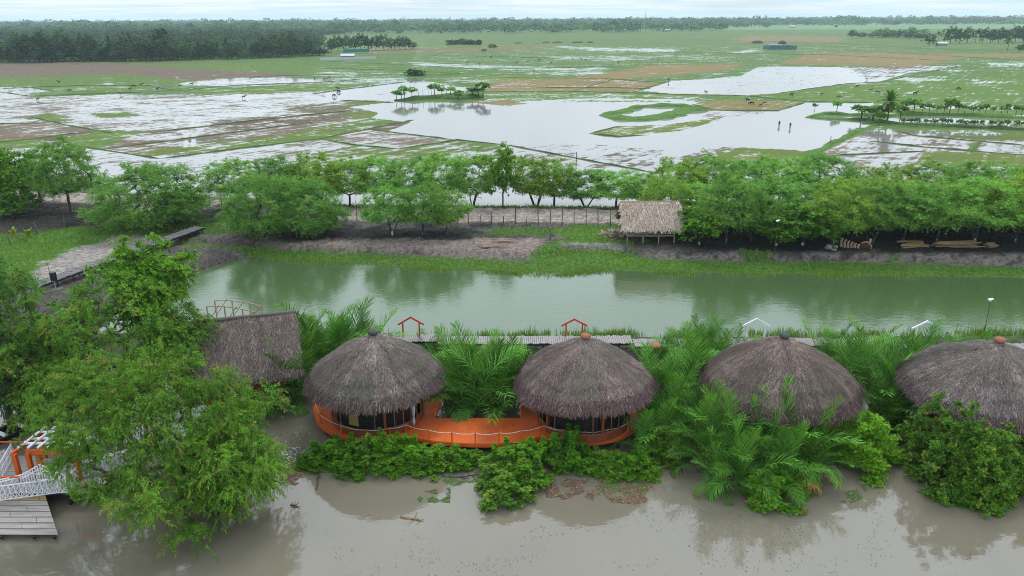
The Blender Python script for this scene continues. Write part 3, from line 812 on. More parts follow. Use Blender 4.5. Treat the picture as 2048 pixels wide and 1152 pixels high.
# right paddies
fp([(1640, 306), (1740, 261), (2200, 262), (2200, 345), (1640, 345)], BR, .64)
fp([(1790, 262), (2200, 262), (2200, 288), (1960, 280), (1830, 272)], YG * .8, .34, True)
fp([(1650, 335), (1700, 300), (1830, 305), (1830, 335)], BR, .72, True)
fp([(1850, 303), (2200, 312), (2200, 340), (1830, 330)], YG * .9, .2)
fp([(1942, 286), (1962, 284), (1950, 306), (1932, 304)], GN, .1)
fp([(1740, 262), (2000, 266), (2000, 272), (1740, 270)], BR, .82)
fp([(1742, 225), (2200, 235), (2200, 256), (1790, 246)], BR, 1.4)
fp([(1742, 216), (2200, 226), (2200, 234), (1742, 226)], GN, .1)
fp([(1790, 209), (2200, 214), (2200, 221), (1800, 217)], BR, .7, True)
fpn = len(FXr); nr = len(ry)
I = (np.arange(nr - 1)[:, None] * fpn + np.arange(fpn - 1)[None, :]).ravel()
F = np.stack([I, I + 1, I + fpn + 1, I + fpn], 1)
fz = .955 + .0 * fx
m, nt, out = new_mat('paddy'); N = NT(nt); oc = N.coord('Object')
c = N.attr('col').outputs['Color']; wv = N.attr('wet').outputs['Fac']
na = N.noise(N.scaled(oc, (.45, .8, 1), (0, 0, .15)), .13, 9, .74, .5); nb = N.noise(N.scaled(oc, (.55, .55, 1), (0, 0, .15)), .9, 6, .72); nst = N.noise(N.scaled(N.scaled(oc, (1, 1, 1), (0, 0, R(-55))), (.035, .55, 1)), 1.0, 4, .6); ng = N.noise(oc, .05, 4, .6)
mm = N.math('ADD', N.math('MULTIPLY', N.math('SUBTRACT', na, .5), 2.6), N.math('ADD', N.math('MULTIPLY', N.math('SUBTRACT', nb, .5), 2.0), N.math('MULTIPLY', N.math('SUBTRACT', nst, .5), 1.7)))
mask = N.mapr(N.math('ADD', mm, wv), .42, .70)
soil = N.mix(N.mapr(nb, .35, .65, 0, .55), c, N.mix(1.0, c, (.50, .55, .5), 'MULTIPLY'))
soil = N.mix(N.mapr(nst, .42, .62, 0, .40), soil, N.mix(1.0, soil, (1.35, .95, .85), 'MULTIPLY'))
soil = N.mix(N.mapr(na, .35, .6, .45, 0), soil, N.mix(1.0, soil, (.62, .72, .6), 'MULTIPLY'))
soil = N.mix(N.mapr(ng, .35, .65, 0, .45), soil, N.mix(1.0, soil, (1.25, 1.05, .8), 'MULTIPLY'))
b1 = N.bsdf(None, soil, .9, .15)
wc = N.mix(.75, c, (.24, .24, .235))
wn = N.bump(N.noise(oc, 1.1, 3, .5), .12, .02)
b2 = N.bsdf(None, wc, .06, .5, 1.62, normal=wn)
mx = N.n('ShaderNodeMixShader'); N.l(mask, mx.inputs[0]); N.l(b1.outputs[0], mx.inputs[1]); N.l(b2.outputs[0], mx.inputs[2]); N.l(mx.outputs[0], out.inputs['Surface'])
tag(obj('paddy_field', np_mesh('paddy_field', np.stack([fx, fy, fz], 1), F, {'col': ('POINT', fcol), 'wet': ('POINT', wet)}, m)), kind='structure')

# field banks: low grassy ridges between the plots
M_BUND = mat_solid('bund_grass', (.06, .125, .022), (.032, .065, .016), 1.2, .95, bump=.5)
M_BUNDB = mat_solid('bund_bright', (.085, .18, .02), (.045, .10, .014), 1.2, .95, bump=.5)
def ridge(name, pts, w, h, mat, z=.9, seg=3.0, seed=1, kind='structure'):
    rng = random.Random(seed); W3 = [P(a, b, z) for a, b in pts]; line = []
    for a, b in zip(W3[:-1], W3[1:]):
        k = max(1, int((b - a).length / seg))
        line += [a.lerp(b, i / k) for i in range(k)]
    line.append(W3[-1]); V = []; F = []
    for i, p in enumerate(line):
        t = (line[min(i + 1, len(line) - 1)] - line[max(i - 1, 0)]).normalized(); s = Vector((-t.y, t.x, 0))
        e = .35 if i in (0, len(line) - 1) else 1
        ww = w * rng.uniform(.75, 1.25) * e; hh = h * rng.uniform(.65, 1.3) * e; j = s * rng.uniform(-.2, .2) * w
        for k, (o, zz) in enumerate(((-1, -.1), (-.62, .6), (0, 1), (.62, .6), (1, -.1))): V.append(p + j + s * ww * o * .5 + Vector((0, 0, hh * zz)))
        if i:
            b = (i - 1) * 5
            F += [(b + k, b + k + 1, b + k + 6, b + k + 5) for k in range(4)]
    me = bpy.data.meshes.new(name); me.from_pydata([tuple(v) for v in V], [], F); me.materials.append(mat); me.update()
    return tag(obj(name, me), kind=kind)
BUNDS = [([(60, 193), (200, 188), (350, 182), (470, 171), (640, 165), (720, 159)], .9), ([(-60, 183), (0, 184), (60, 193)], .7), ([(110, 183), (60, 175), (0, 178)], .6), ([(60, 175), (180, 171), (300, 172), (350, 182)], .6), ([(-60, 249), (65, 247), (100, 246)], .6),
         ([(60, 234), (145, 253), (230, 268)], .6), ([(182, 263), (60, 279), (-40, 290)], .6), ([(320, 318), (460, 300), (640, 278), (735, 259), (830, 240)], .7), ([(640, 278), (705, 290), (800, 299)], .55), ([(676, 273), (640, 278)], .5), ([(735, 259), (915, 281)], .6), ([(795, 299), (915, 281), (1010, 290)], .6),
         ([(300, 266), (560, 236), (700, 222)], .45), ([(200, 300), (420, 272), (640, 243)], .4), ([(150, 292), (320, 318)], .5), ([(1178, 268), (1235, 274), (1300, 270)], .5), ([(1178, 268), (1240, 252)], .5), ([(1265, 186), (1350, 189), (1490, 192), (1614, 204), (1745, 206)], .7), ([(1265, 186), (1300, 174), (1340, 163)], .7),
         ([(1556, 187), (1690, 168), (1760, 164), (1917, 133)], .8), ([(1000, 156), (1200, 157), (1330, 166)], .8), ([(930, 184), (1100, 183), (1265, 186)], .8), ([(1060, 176), (1220, 176), (1300, 178)], .6), ([(1148, 182), (1230, 158)], .6), ([(1428, 221), (1556, 222), (1614, 204)], .5), ([(1383, 209), (1428, 221)], .5),
         ([(640, 122), (830, 131), (960, 138), (1110, 136), (1250, 132)], 1.2), ([(640, 137), (800, 141), (930, 148)], 1.3), ([(1350, 78), (1690, 88), (1840, 96), (2060, 107)], 1.8), ([(1560, 90), (1850, 98), (2060, 100)], 1.8), ([(640, 106), (900, 112), (1100, 116)], 1.1), ([(1480, 62), (1860, 76), (2060, 74)], 2.4),
         ([(1740, 283), (1850, 295), (2060, 312)], .5), ([(1790, 262), (1830, 272), (2060, 292)], .5), ([(1660, 312), (1850, 303)], .4), ([(1010, 290), (1300, 345)], .4), ([(680, 201), (790, 206)], .5), ([(620, 189), (690, 179), (820, 163)], .6), ([(500, 154), (700, 148)], .7), ([(1940, 306), (1962, 284)], .9), ([(1690, 100), (2060, 122)], 1.2), ([(1300, 104), (1660, 110), (1900, 122)], 1.0)]
for i, (pl, w) in enumerate(BUNDS): ridge('field_bund', pl, w, .28, M_BUND, seed=i)
ridge('field_bund', [(1590, 330), (1640, 300), (1685, 277), (1724, 257)], 1.9, .55, M_BUNDB, seed=77)

# low grassy mounds in the lake
ridge('pond_bank', [(1392, 214), (1345, 212), (1280, 214), (1262, 220)], 4.2, .9, M_BUNDB, seed=5)
ridge('pond_bank', [(1205, 231), (1225, 235), (1262, 240), (1300, 238), (1340, 232), (1392, 218)], 7.5, 1.0, M_BUNDB, seed=6)
ridge('pond_bank', [(1205, 231), (1235, 224), (1264, 220)], 6.0, .9, M_BUNDB, seed=7)
ridge('pond_bank', [(1612, 235), (1650, 229), (1700, 231), (1760, 234)], 2.4, .9, M_BUNDB, seed=8)
ridge('pond_bank', [(1612, 235), (1660, 239), (1720, 241), (1765, 240)], 2.2, .8, M_BUNDB, seed=9)
ridge('pond_bank', [(1725, 248), (1760, 246), (1800, 249), (1900, 253), (2000, 259), (2120, 262)], 2.6, .8, M_BUND, seed=10)
ridge('pond_bank', [(1740, 236), (1800, 231), (1900, 231), (2000, 236), (2120, 240)], 3.0, .9, M_BUNDB, seed=11)
ridge('pond_bank', [(790, 202), (830, 200), (870, 197), (920, 199), (965, 196)], 5.0, 1.3, M_BUND, seed=12)
ridge('pond_bank', [(845, 196), (900, 192), (968, 192)], 4.5, 1.2, M_BUNDB, seed=13)
ridge('pond_bank', [(800, 150), (850, 152), (925, 148)], 5, 1.0, M_BUNDB, seed=14)

# ------------------------------------------------------------------ haze
m, nt, out = new_mat('haze_air'); N = NT(nt)
v = N.n('ShaderNodeVolumePrincipled'); v.inputs['Color'].default_value = (.72, .88, 1, 1); v.inputs['Density'].default_value = .00011; v.inputs['Anisotropy'].default_value = .2
N.l(v.outputs[0], out.inputs['Volume'])
try: m.cycles.homogeneous_volume = True
except Exception: pass
hb = MB(); hb.box((0, 3000, 30), (18400, 12400, 70))
h = hb.build('haze', m); tag(h, kind='stuff')

# ================================================================== huts, decks and timber
M_ORANGE = mat_solid('orange_paint', (.58, .108, .014), (.46, .085, .014), 1.2, .6, (1, .35, 1), .1, .25)
M_ORBROWN = mat_solid('orange_brown_wood', (.24, .062, .022), (.17, .042, .016), 2.2, .55, (1, 1, .4))
M_MULL = mat_solid('brown_mullion', (.22, .11, .06), (.14, .065, .035), 5, .6)
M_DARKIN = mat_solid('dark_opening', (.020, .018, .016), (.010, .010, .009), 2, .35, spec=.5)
M_PILE = mat_solid('dark_pile', (.035, .03, .026), (.02, .018, .016), 5, .9)
M_ROPE = mat_solid('rope', (.60, .54, .48), (.42, .36, .31), 12, .9)
M_CLOTH = mat_solid('white_cloth', (.52, .52, .54), (.38, .37, .39), 3, .95)
M_YCLOTH = mat_solid('yellow_cloth', (.34, .27, .07), (.24, .18, .05), 3, .95)
M_TERRA = mat_solid('terracotta', (.33, .135, .062), (.22, .088, .042), 5, .8, bump=.2)
M_BLACKPOT = mat_solid('weathered_pot', (.085, .075, .07), (.045, .04, .038), 6, .8, bump=.2)
M_WHITE = mat_solid('white_paint', (.76, .77, .80), (.66, .66, .69), 4, .5)
M_RED = mat_solid('red_paint', (.48, .055, .035), (.36, .04, .026), 5, .5)
M_GREYWOOD = mat_solid('grey_plank', (.34, .315, .30), (.21, .19, .18), 1.6, .85, (.5, 6, 1), .3)
M_DOCK = mat_solid('dock_plank', (.38, .345, .32), (.235, .205, .185), 1.1, .8, (.5, 7, 1), .3)
M_TIMBER = mat_solid('raw_timber', (.42, .31, .20), (.28, .2, .125), 3, .8, (1, 1, .5), .2)
M_LOG = mat_solid('barked_log', (.30, .205, .10), (.17, .11, .055), 3, .85, (.4, 2, 2), .3)
M_BLACK = mat_solid('black_tar', (.016, .016, .018), (.009, .009, .010), 4, .45)
M_FENCE = mat_solid('fence_stick', (.10, .088, .075), (.05, .043, .036), 6, .9)
M_YELWOOD = mat_solid('yellow_plank', (.40, .27, .12), (.28, .19, .09), 2, .7, (.4, 6, 1))
M_PLUM = mat_solid('pale_pink_wall', (.30, .25, .26), (.22, .18, .19), 2, .8)

# deck boards: fine gaps across the walkway
m, nt, out = new_mat('orange_deck'); N = NT(nt); oc = N.coord('Object')
wvn = N.n('ShaderNodeTexWave', wave_type='BANDS', bands_direction='X', wave_profile='SAW'); wvn.inputs['Scale'].default_value = 1.1; wvn.inputs['Distortion'].default_value = .15; N.l(oc, wvn.inputs['Vector'])
gap = N.mapr(wvn.outputs['Fac'], .0, .09, .45, 0)
c = N.mix(N.mapr(N.noise(N.scaled(oc, (3.5, .3, 1)), 1.0, 4, .6), .3, .7), (.62, .118, .013), (.54, .098, .012))
c = N.mix(N.mapr(N.noise(oc, .9, 6, .7), .42, .66, 0, .75), c, (.34, .075, .026))
c = N.mix(N.mapr(N.noise(oc, 3.1, 4, .7), .55, .72, 0, .5), c, (.22, .07, .035))
c = N.mix(gap, c, (.2, .03, .008))
N.bsdf(out, c, N.mapr(N.noise(oc, .8, 3), .3, .7, .45, .7), .25)
M_DECK = m

DZ = 1.0
deck_px_front = [(627, 812), (630, 832), (640, 848), (660, 862), (690, 873), (735, 880), (780, 876), (812, 869), (840, 877), (872, 882), (915, 885.5), (960, 887), (1010, 885.5), (1050, 880.5), (1088, 871), (1120, 879), (1165, 884), (1212, 880), (1252, 868), (1278, 848), (1290, 822)]
deck_px_back = [(1288, 795), (1262, 772), (1205, 758), (1120, 760), (1068, 782), (1044, 812), (1040, 836), (870, 836), (884, 808), (868, 778), (820, 758), (740, 752), (668, 770), (638, 790)]
FR = [P(x, y, DZ) for x, y in deck_px_front]; BK = [P(x, y, DZ) for x, y in deck_px_back]
def smooth_line(pts, k=4):
    out_ = []
    for i in range(len(pts) - 1):
        p0, p1, p2, p3 = pts[max(i - 1, 0)], pts[i], pts[i + 1], pts[min(i + 2, len(pts) - 1)]
        for j in range(k):
            t = j / k
            out_.append(.5 * ((2 * p1) + (p2 - p0) * t + (2 * p0 - 5 * p1 + 4 * p2 - p3) * t * t + (3 * p1 - p0 - 3 * p2 + p3) * t ** 3))
    out_.append(pts[-1]); return out_
cut = [0, 7, 14, 20]
front = []
for a, b in zip(cut[:-1], cut[1:]): front += smooth_line(FR[a:b + 1])[:-1]
front.append(FR[-1])
o = P(960, 860, 0); deck = thing('deck', 'orange painted timber deck linking the two round thatched huts', 'deck', (o.x, o.y, 0))
loc = lambda p: Vector(p) - Vector((o.x, o.y, 0))
poly = [loc(p) for p in front + BK]
mb = MB(); mb.prism(poly, DZ - .07, DZ); mb.build('floor_boards', M_DECK, deck)
mb = MB()
fl = [loc(p) for p in front]
for a, b in zip(fl[:-1], fl[1:]):
    a2, b2 = a.copy(), b.copy(); a2.z = b2.z = DZ - .16; d_ = (b2 - a2).normalized(); ov = d_ * .03
    mb.bar(a2 - ov, b2 + ov, .07, .26)
mb.build('edge_board', M_ORANGE, deck)
rngp = random.Random(4)
mb = MB()
for _ in range(60):
    k = rngp.randrange(len(front)); p = loc(front[k]) + Vector((rngp.uniform(-.3, .3), rngp.uniform(.3, 5.0), 0))
    if inpoly(np.array([p.x]), np.array([p.y]), [(q.x, q.y) for q in poly])[0]: mb.tube([(p.x, p.y, -1.2), (p.x, p.y, DZ - .12)], .09, 6)
mb.build('pile_support', M_PILE, deck)['kind'] = 'stuff'
# posts and sagging rope round the front edge
post_px = [(627, 812), (641, 849), (683, 871), (735, 880), (780, 876), (812, 869), (858, 880), (904, 885), (951, 887), (998, 886), (1043, 881.5), (1088, 871), (1126, 880), (1168, 884), (1215, 879.5), (1256, 866), (1282, 842)]
tops = []
for q in post_px:
    p = P(q[0], q[1] - 1.2, DZ); p = loc(p)
    h_ = .72
    mb = MB(); mb.box((0, 0, h_ / 2), (.085, .085, h_)); mb.box((0, 0, h_ + .012), (.105, .105, .026)); mb.build('railing_post', M_ORANGE, deck, loc=(p.x, p.y + .05, DZ))
    tops.append(Vector((p.x, p.y + .05, DZ + h_ - .03)))
mb = MB()
for a, b in zip(tops[:-1], tops[1:]):
    pts = [a.lerp(b, t) - Vector((0, 0, .10 * 4 * t * (1 - t))) for t in np.linspace(0, 1, 7)]
    mb.tube(pts, .022, 5)
mb.build('rope', M_ROPE, deck)
# short inner rails either side of the palm gap
for (x0, y0, x1, y1) in ((871, 834, 887, 806), (1041, 834, 1046, 806)):
    a = loc(P(x0, y0, DZ)); b = loc(P(x1, y1, DZ)); mb = MB()
    for p in (a, b): mb.box((p.x, p.y, DZ + .36), (.1, .1, .72))
    mb.bar(a + Vector((0, 0, .7)), b + Vector((0, 0, .7)), .07); mb.bar(a + Vector((0, 0, .36)), b + Vector((0, 0, .36)), .05)
    mb.build('side_rail', M_ORANGE, deck)

def round_hut(label, cx, cy, Rr, ztop, drop, seed, pot, potlab, wallR, wall_mat, floor_z=DZ, wins=True, curtain=False):
    t = thing('thatched_hut', label, 'hut', (cx, cy, floor_z), 0, 'round thatched huts between the river and the canal')
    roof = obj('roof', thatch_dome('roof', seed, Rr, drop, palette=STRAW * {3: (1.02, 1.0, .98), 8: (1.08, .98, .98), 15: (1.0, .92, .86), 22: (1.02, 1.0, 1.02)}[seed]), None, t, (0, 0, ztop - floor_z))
    # bound straw cap and upturned pot on the peak
    mb = MB(); mb.lathe([(.05, .10), (.26, .07), (.36, -.02), (.50, -.14), (.58, -.22)], n=18); mb.build('ridge_cap', M_STRAWCAP, roof)
    mb = MB(); mb.lathe([(.10, -.02), (.24, .02), (.33, .12), (.36, .22), (.31, .33), (.18, .40), (.05, .43)], (0, 0, .16), 18)
    f = mb.build('pot', pot, roof, smooth=True); f.location.z = -.12; f['label'] = potlab
    # round wall: base band, posts, window bays
    H_ = ztop - floor_z - drop + .30
    n = 20; mb = MB(); mb.lathe([(wallR, 0), (wallR, .52), (wallR - .12, .52), (wallR - .12, 0)], n=n * 2); mb.build('wall', wall_mat, t)
    mb = MB(); mb.lathe([(wallR - .42, .02), (wallR - .42, H_)], n=24); mb.build('dark_interior', M_DARKIN, t)  # near-black shell added behind the bars to paint the hut's shaded inside
    for k in range(n):
        a = 2 * math.pi * k / n
        if k % 4 == 0 or not wins:
            mb = MB(); mb.box((0, 0, H_ / 2 + .26), (.16, .16, H_ - .52)); mb.build('wall_post', M_ORBROWN, t, ((wallR - .06) * math.cos(a), (wallR - .06) * math.sin(a), 0), a)
    if wins:
        for b in range(5):
            a0_ = 2 * math.pi * b * 4 / n; a1_ = a0_ + 2 * math.pi * 4 / n
            door = b == 3
            mb = MB(); seg = 6
            for j in range(1, seg):
                a = a0_ + (a1_ - a0_) * j / seg
                if door and j in (2, 3, 4): continue
                mb.box(((wallR - .06) * math.cos(a), (wallR - .06) * math.sin(a), .52 + (H_ - .52) / 2), (.06, .06, H_ - .54), a)
            mb2 = mb
            for zz in (.56, H_ - .06):
                prev = None
                for j in range(seg + 1):
                    a = a0_ + (a1_ - a0_) * j / seg; p = Vector(((wallR - .06) * math.cos(a), (wallR - .06) * math.sin(a), zz))
                    if prev is not None: mb2.bar(prev, p, .075)
                    prev = p
            mb2.build('door_frame' if door else 'window', M_MULL, t)
    if curtain:
        a = R(-38); mb = MB()
        mb.lathe([(.05, 0), (.14, .35), (.07, .75), (.17, 1.2), (.2, 1.75)], n=12, sq=(1, .5))
        mb.build('curtain', M_CLOTH, t, (wallR * math.cos(a) + .25, wallR * math.sin(a) - .25, .35), a, True)
        a = R(-112); mb = MB()
        for j in range(6): mb.box(((j - 2.5) * .12, .03 * (j % 2), 0), (.12, .03, 1.0))
        mb.build('curtain', M_YCLOTH, t, ((wallR - .2) * math.cos(a), (wallR - .2) * math.sin(a), 1.25), a + R(90))['label'] = 'yellow cloth curtain behind the window bars'
    return t
M_STRAWCAP = mat_solid('straw_cap', (.17, .15, .14), (.09, .075, .07), 9, .95, (1, 1, .2), .5)
c1_ = P(753, 772, 3.3); c2_ = P(1168, 782, 3.2); c3_ = P(1556, 781, 3.1); c4_ = P(1975, 794, 3.0)
print('huts', c1_, c2_, c3_, c4_)
round_hut('round thatched hut with dark pot on its peak, at left end of orange deck', c1_.x, c1_.y, 4.58, ZAT(757, 671, c1_.y), 3.08, 3, M_BLACKPOT, 'dark weathered pot', 3.3, M_ORBROWN, curtain=True)
round_hut('round thatched hut with an orange clay pot on its peak, on the orange deck', c2_.x, c2_.y, 4.68, ZAT(1160, 679, c2_.y), 3.05, 8, M_TERRA, 'orange clay pot', 3.3, M_ORBROWN)
round_hut('wide thatched hut with a dark pot on its peak, half hidden by palms in front', c3_.x, c3_.y, 5.25, ZAT(1560, 678, c3_.y), 3.4, 15, M_BLACKPOT, 'dark weathered pot', 3.7, M_ORBROWN, wins=False)
round_hut('wide thatched hut cut by the picture edge, behind the big round mangrove', c4_.x, c4_.y, 5.75, ZAT(1978, 687, c4_.y), 3.3, 22, M_TERRA, 'orange clay pot', 3.9, M_PLUM, wins=False)
for c_, lab in ((c3_, 'dark timber platform on piles under the third round hut'), (c4_, 'dark timber platform on piles under the hut at the picture edge')):
    t = thing('hut_platform', lab, 'platform', (c_.x, c_.y, 0)); mb = MB(); mb.lathe([(4.3, DZ - .2), (4.3, DZ - .012), (0.1, DZ - .012)], n=28); mb.build('floor_boards', M_ORBROWN, t)
    for k in range(10):
        a = k * .628; mb = MB(); mb.tube([(4.0 * math.cos(a), 4.0 * math.sin(a), -1), (4.0 * math.cos(a), 4.0 * math.sin(a), DZ - .2)], .09, 6); mb.build('pile', M_PILE, t)

# ---- long thatched house at left
c0_ = P(474, 742, 3.0)
t = thing('thatched_house', 'long thatched house with a straight ridge beside the big willow', 'house', (c0_.x, c0_.y, .9))
zt = ZAT(500, 637, c0_.y + 1.2) - .9
def gable_roof(hw, hd, rz_, ev, palette, prob, n_, W_, L_, seed, sag=.25, base=(.09, .075, .07)):
    """two straw-covered slopes with a slight outward belly, ragged eaves"""
    rng = np.random.default_rng(seed); nu, nv = 9, 12
    def pos(u, x, sg): return np.stack([x, sg * hd * u, rz_ + (ev - rz_) * u + sag * np.sin(np.pi * u) * .6 + .05 * np.sin(x * 2.1 + 3 * u)], -1)
    VV = []; FF = []; SV = []; CC = []
    for sg in (-1, 1):
        o_ = len(VV) * (nu * nv); U, X = np.meshgrid(np.linspace(0, 1, nu), np.linspace(-hw, hw, nv), indexing='ij'); g = pos(U.ravel(), X.ravel(), sg); g[:, 2] -= .04; VV.append(g)
        FF += [(o_ + i * nv + k, o_ + i * nv + k + 1, o_ + (i + 1) * nv + k + 1, o_ + (i + 1) * nv + k) for i in range(nu - 1) for k in range(nv - 1)]
        u = rng.uniform(-.01, .98, n_); x = rng.uniform(-hw * 1.01, hw * 1.01, n_); b_ = pos(u, x, sg); dn = nrm(pos(u + .01, x, sg) - b_); no = nrm(np.cross(np.array([1., 0, 0]) * sg, dn)); no *= np.sign(no[:, 2:3])
        SV.append(straw_strips(rng, b_, dn, no, L_, W_, .06)); st = vnoise(x * 3, u * 2.5, seed) * .6 + vnoise(x * 9, u * 5, seed + 1) * .4
        CC.append(palette[rng.choice(len(palette), n_, p=prob)] * rng.uniform(.75, 1.2, (n_, 1)) * (.6 + .75 * st)[:, None])
        m_ = n_ // 6; x = rng.uniform(-hw, hw, m_); u = np.full(m_, .97) + rng.normal(size=m_) * .012; b_ = pos(u, x, sg); dn = nrm(np.stack([rng.normal(size=m_) * .15, np.full(m_, sg * .5), np.full(m_, -1.0)], 1)); SV.append(straw_strips(rng, b_, dn, np.tile([0, sg * .9, .4], (m_, 1)), .5, W_ * 1.5, .08)); CC.append(palette[rng.choice(len(palette), m_, p=prob)] * rng.uniform(.5, 1.0, (m_, 1)))
    for xe in (0, nv - 1):
        FF += [(i * nv + xe, (i + 1) * nv + xe, nu * nv + (i + 1) * nv + xe, nu * nv + i * nv + xe) for i in range(nu - 1)]
    V = np.vstack(VV); k = len(V); S = np.vstack(SV); F = np.vstack([np.array(FF), np.arange(len(S)).reshape(-1, 4) + k])
    return np_mesh('roof', np.vstack([V, S]), F, {'col': ('FACE', np.vstack([np.tile(base, (len(FF), 1))] + CC))}, M_STRAW)
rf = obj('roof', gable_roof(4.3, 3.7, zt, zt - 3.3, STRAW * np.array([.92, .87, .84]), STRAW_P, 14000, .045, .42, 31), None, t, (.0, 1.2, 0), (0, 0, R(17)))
mb = MB(); mb.tube([(-4.3, 0, zt + .05), (0, 0, zt + .09), (4.3, 0, zt + .05)], .14, 8); mb.build('ridge_cap', M_STRAWCAP, rf)
mb = MB(); mb.box((.1, .6, 1.15), (7.2, 4.2, 2.2)); mb.build('wall', M_ORBROWN, t)
for sx in (-3.2, -1.2, .8, 2.8):
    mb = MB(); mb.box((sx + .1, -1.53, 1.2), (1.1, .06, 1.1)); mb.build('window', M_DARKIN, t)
mb = MB()
for sx in np.linspace(-3.4, 3.6, 6):
    for sy in (-1.3, 2.4):
        mb = MB(); mb.tube([(sx, sy, -2), (sx, sy, .05)], .1, 6); mb.build('pile', M_PILE, t)

# ---- stilt hut across the canal
pc = G(1300, 484); zf = 2.35; base = hz(pc.x, pc.y + 1.5)
a = P(1255, 489, base); b = P(1349, 489, base)
t = thing('stilt_hut', 'small bamboo hut on stilts with a shaggy pale straw gable roof', 'hut', ((a.x + b.x) / 2, a.y + 2.1, base))
wd = (b - a).length
rng = np.random.default_rng(5)
PALEST = np.array([(.50, .41, .34), (.40, .30, .23), (.58, .51, .45), (.30, .2, .14), (.22, .145, .11), (.46, .34, .2)])
mb = MB(); mb.box((0, 0, 1.05), (wd + .1, 3.9, .14)); mb.build('floor', M_GREYWOOD, t)
for sx in np.linspace(-wd / 2, wd / 2, 4):
    for sy in (-1.85, 1.85):
        mb = MB(); mb.tube([(sx, sy, -.3), (sx, sy, 3.2 if abs(sx) > wd / 2 - .1 else 1.0)], .085, 7); mb.build('stilt', M_TIMBER if sy < 0 else M_PILE, t)
mb = MB()
for k in range(4): mb.bar((-wd / 2, -1.87, 1.35 + k * .3), (wd / 2, -1.87, 1.37 + k * .3), .08)
for k in np.linspace(-wd / 2, wd / 2, 8): mb.bar((k, -1.90, 1.1), (k, -1.90, 2.4), .05)
mb.build('railing', M_TIMBER, t)
mb = MB(); mb.box((-wd / 2 + .7, -1.75, 1.7), (1.3, .06, 1.15)); mb.build('front_panel', M_GREYWOOD, t)
mb = MB(); mb.box((0, 1.8, 1.75), (wd, .06, 1.3)); mb.build('back_wall', M_GREYWOOD, t)
ridge_z = ZAT(1300, 404, t.location.y) - base; ev = 2.25; hw = wd / 2 + .75; hd = 2.75
sv = []; sc_l = []
V = np.array([(-hw, 0, ridge_z), (hw, 0, ridge_z), (-hw, -hd, ev), (hw, -hd, ev), (-hw, hd, ev), (hw, hd, ev), (-hw, 0, ridge_z - .2), (hw, 0, ridge_z - .2), (-hw, -hd, ev - .2), (hw, -hd, ev - .2), (-hw, hd, ev - .2), (hw, hd, ev - .2)], float)
V[:, 2] -= .05
F = np.array([(0, 2, 3, 1), (1, 5, 4, 0), (6, 7, 9, 8), (7, 6, 10, 11), (0, 6, 8, 2), (1, 3, 9, 7), (0, 4, 10, 6), (1, 7, 11, 5), (2, 8, 9, 3), (4, 5, 11, 10)])
for sgn in (-1, 1):
    n_ = 5200; u = rng.uniform(-.02, .96, n_); x = rng.uniform(-hw, hw, n_); dn = np.array([0, sgn * hd, ev - ridge_z]); L_ = np.linalg.norm(dn); dn /= L_
    no = np.array([0, sgn * (ridge_z - ev), hd]); no /= np.linalg.norm(no)
    bb = np.stack([x, sgn * hd * u, ridge_z + (ev - ridge_z) * u], 1)
    top_ = u < .34
    dd = np.tile(dn, (n_, 1)); nn_ = np.tile(no, (n_, 1))
    sv.append(straw_strips(rng, bb, dd, nn_, .75, .10, .07)); pk = rng.choice(6, n_, p=[.28, .22, .2, .1, .08, .12]); cc_ = PALEST[pk] * rng.uniform(.7, 1.2, (n_, 1)); cc_[top_] *= np.array([1.08, 1.05, 1.08]); sc_l.append(cc_)
allV = np.vstack([V] + sv); nF = sum(len(s) for s in sv) // 4
me = np_mesh('roof', allV, np.vstack([F, np.arange(nF * 4).reshape(-1, 4) + 12]), {'col': ('FACE', np.vstack([np.tile([.2, .15, .11], (10, 1))] + sc_l))}, M_STRAW)
rf = obj('roof', me, None, t)
mb = MB(); mb.tube([(-hw - .1, 0, ridge_z + .05), (hw + .1, 0, ridge_z + .05)], .09, 6); mb.bar((-hw, -.55, ridge_z - .22), (hw, -.55, ridge_z - .22), .05); mb.build('ridge_pole', M_TIMBER, rf)

# ---- plank walkway along the canal behind the huts
def walkway(label, x0, x1, Yw, z, w=1.7, mat=M_GREYWOOD, name='walkway', rz=0.0):
    t = thing(name, label, 'walkway', ((x0 + x1) / 2, Yw, 0), rz); L_ = x1 - x0; rg = random.Random(int(x0 * 7)); mb = MB(); x = -L_ / 2
    while x < L_ / 2:
        ww = rg.uniform(.14, .22); mb.box((x + ww / 2, rg.uniform(-.07, .07), z + rg.uniform(-.015, .015)), (ww - .03, w + rg.uniform(-.1, .12), .05)); x += ww
    mb.build('planking', mat, t); mb = MB()
    for s in (-w / 2 + .15, w / 2 - .15): mb.box((0, s, z - .14), (L_, .1, .2))
    k = -L_ / 2 + .4
    while k < L_ / 2:
        for s in (-w / 2 + .15, w / 2 - .15): mb.tube([(k, s, -1), (k, s, z - .05)], .075, 6)
        k += 2.2
    mb.build('understructure', M_PILE, t); return t
wa = P(878, 676, 1.25); wb = P(1262, 684, 1.25)
walkway('weathered plank walkway along the canal behind the two deck huts', wa.x, wb.x, (wa.y + wb.y) / 2, 1.25)
wc = P(1560, 684, 1.25); wd_ = P(1790, 690, 1.25)
walkway('plank walkway mostly hidden by palms behind the third hut', wb.x + .2, wd_.x, wc.y, 1.24)
we = P(1990, 694, 1.25)
walkway('plank walkway at the right picture edge beside the last hut', wd_.x + .2, we.x + 12, we.y - .2, 1.26)
walkway('plank walkway hidden by palms behind the left deck hut', wa.x - 14, wa.x - .2, wa.y + .1, 1.24)

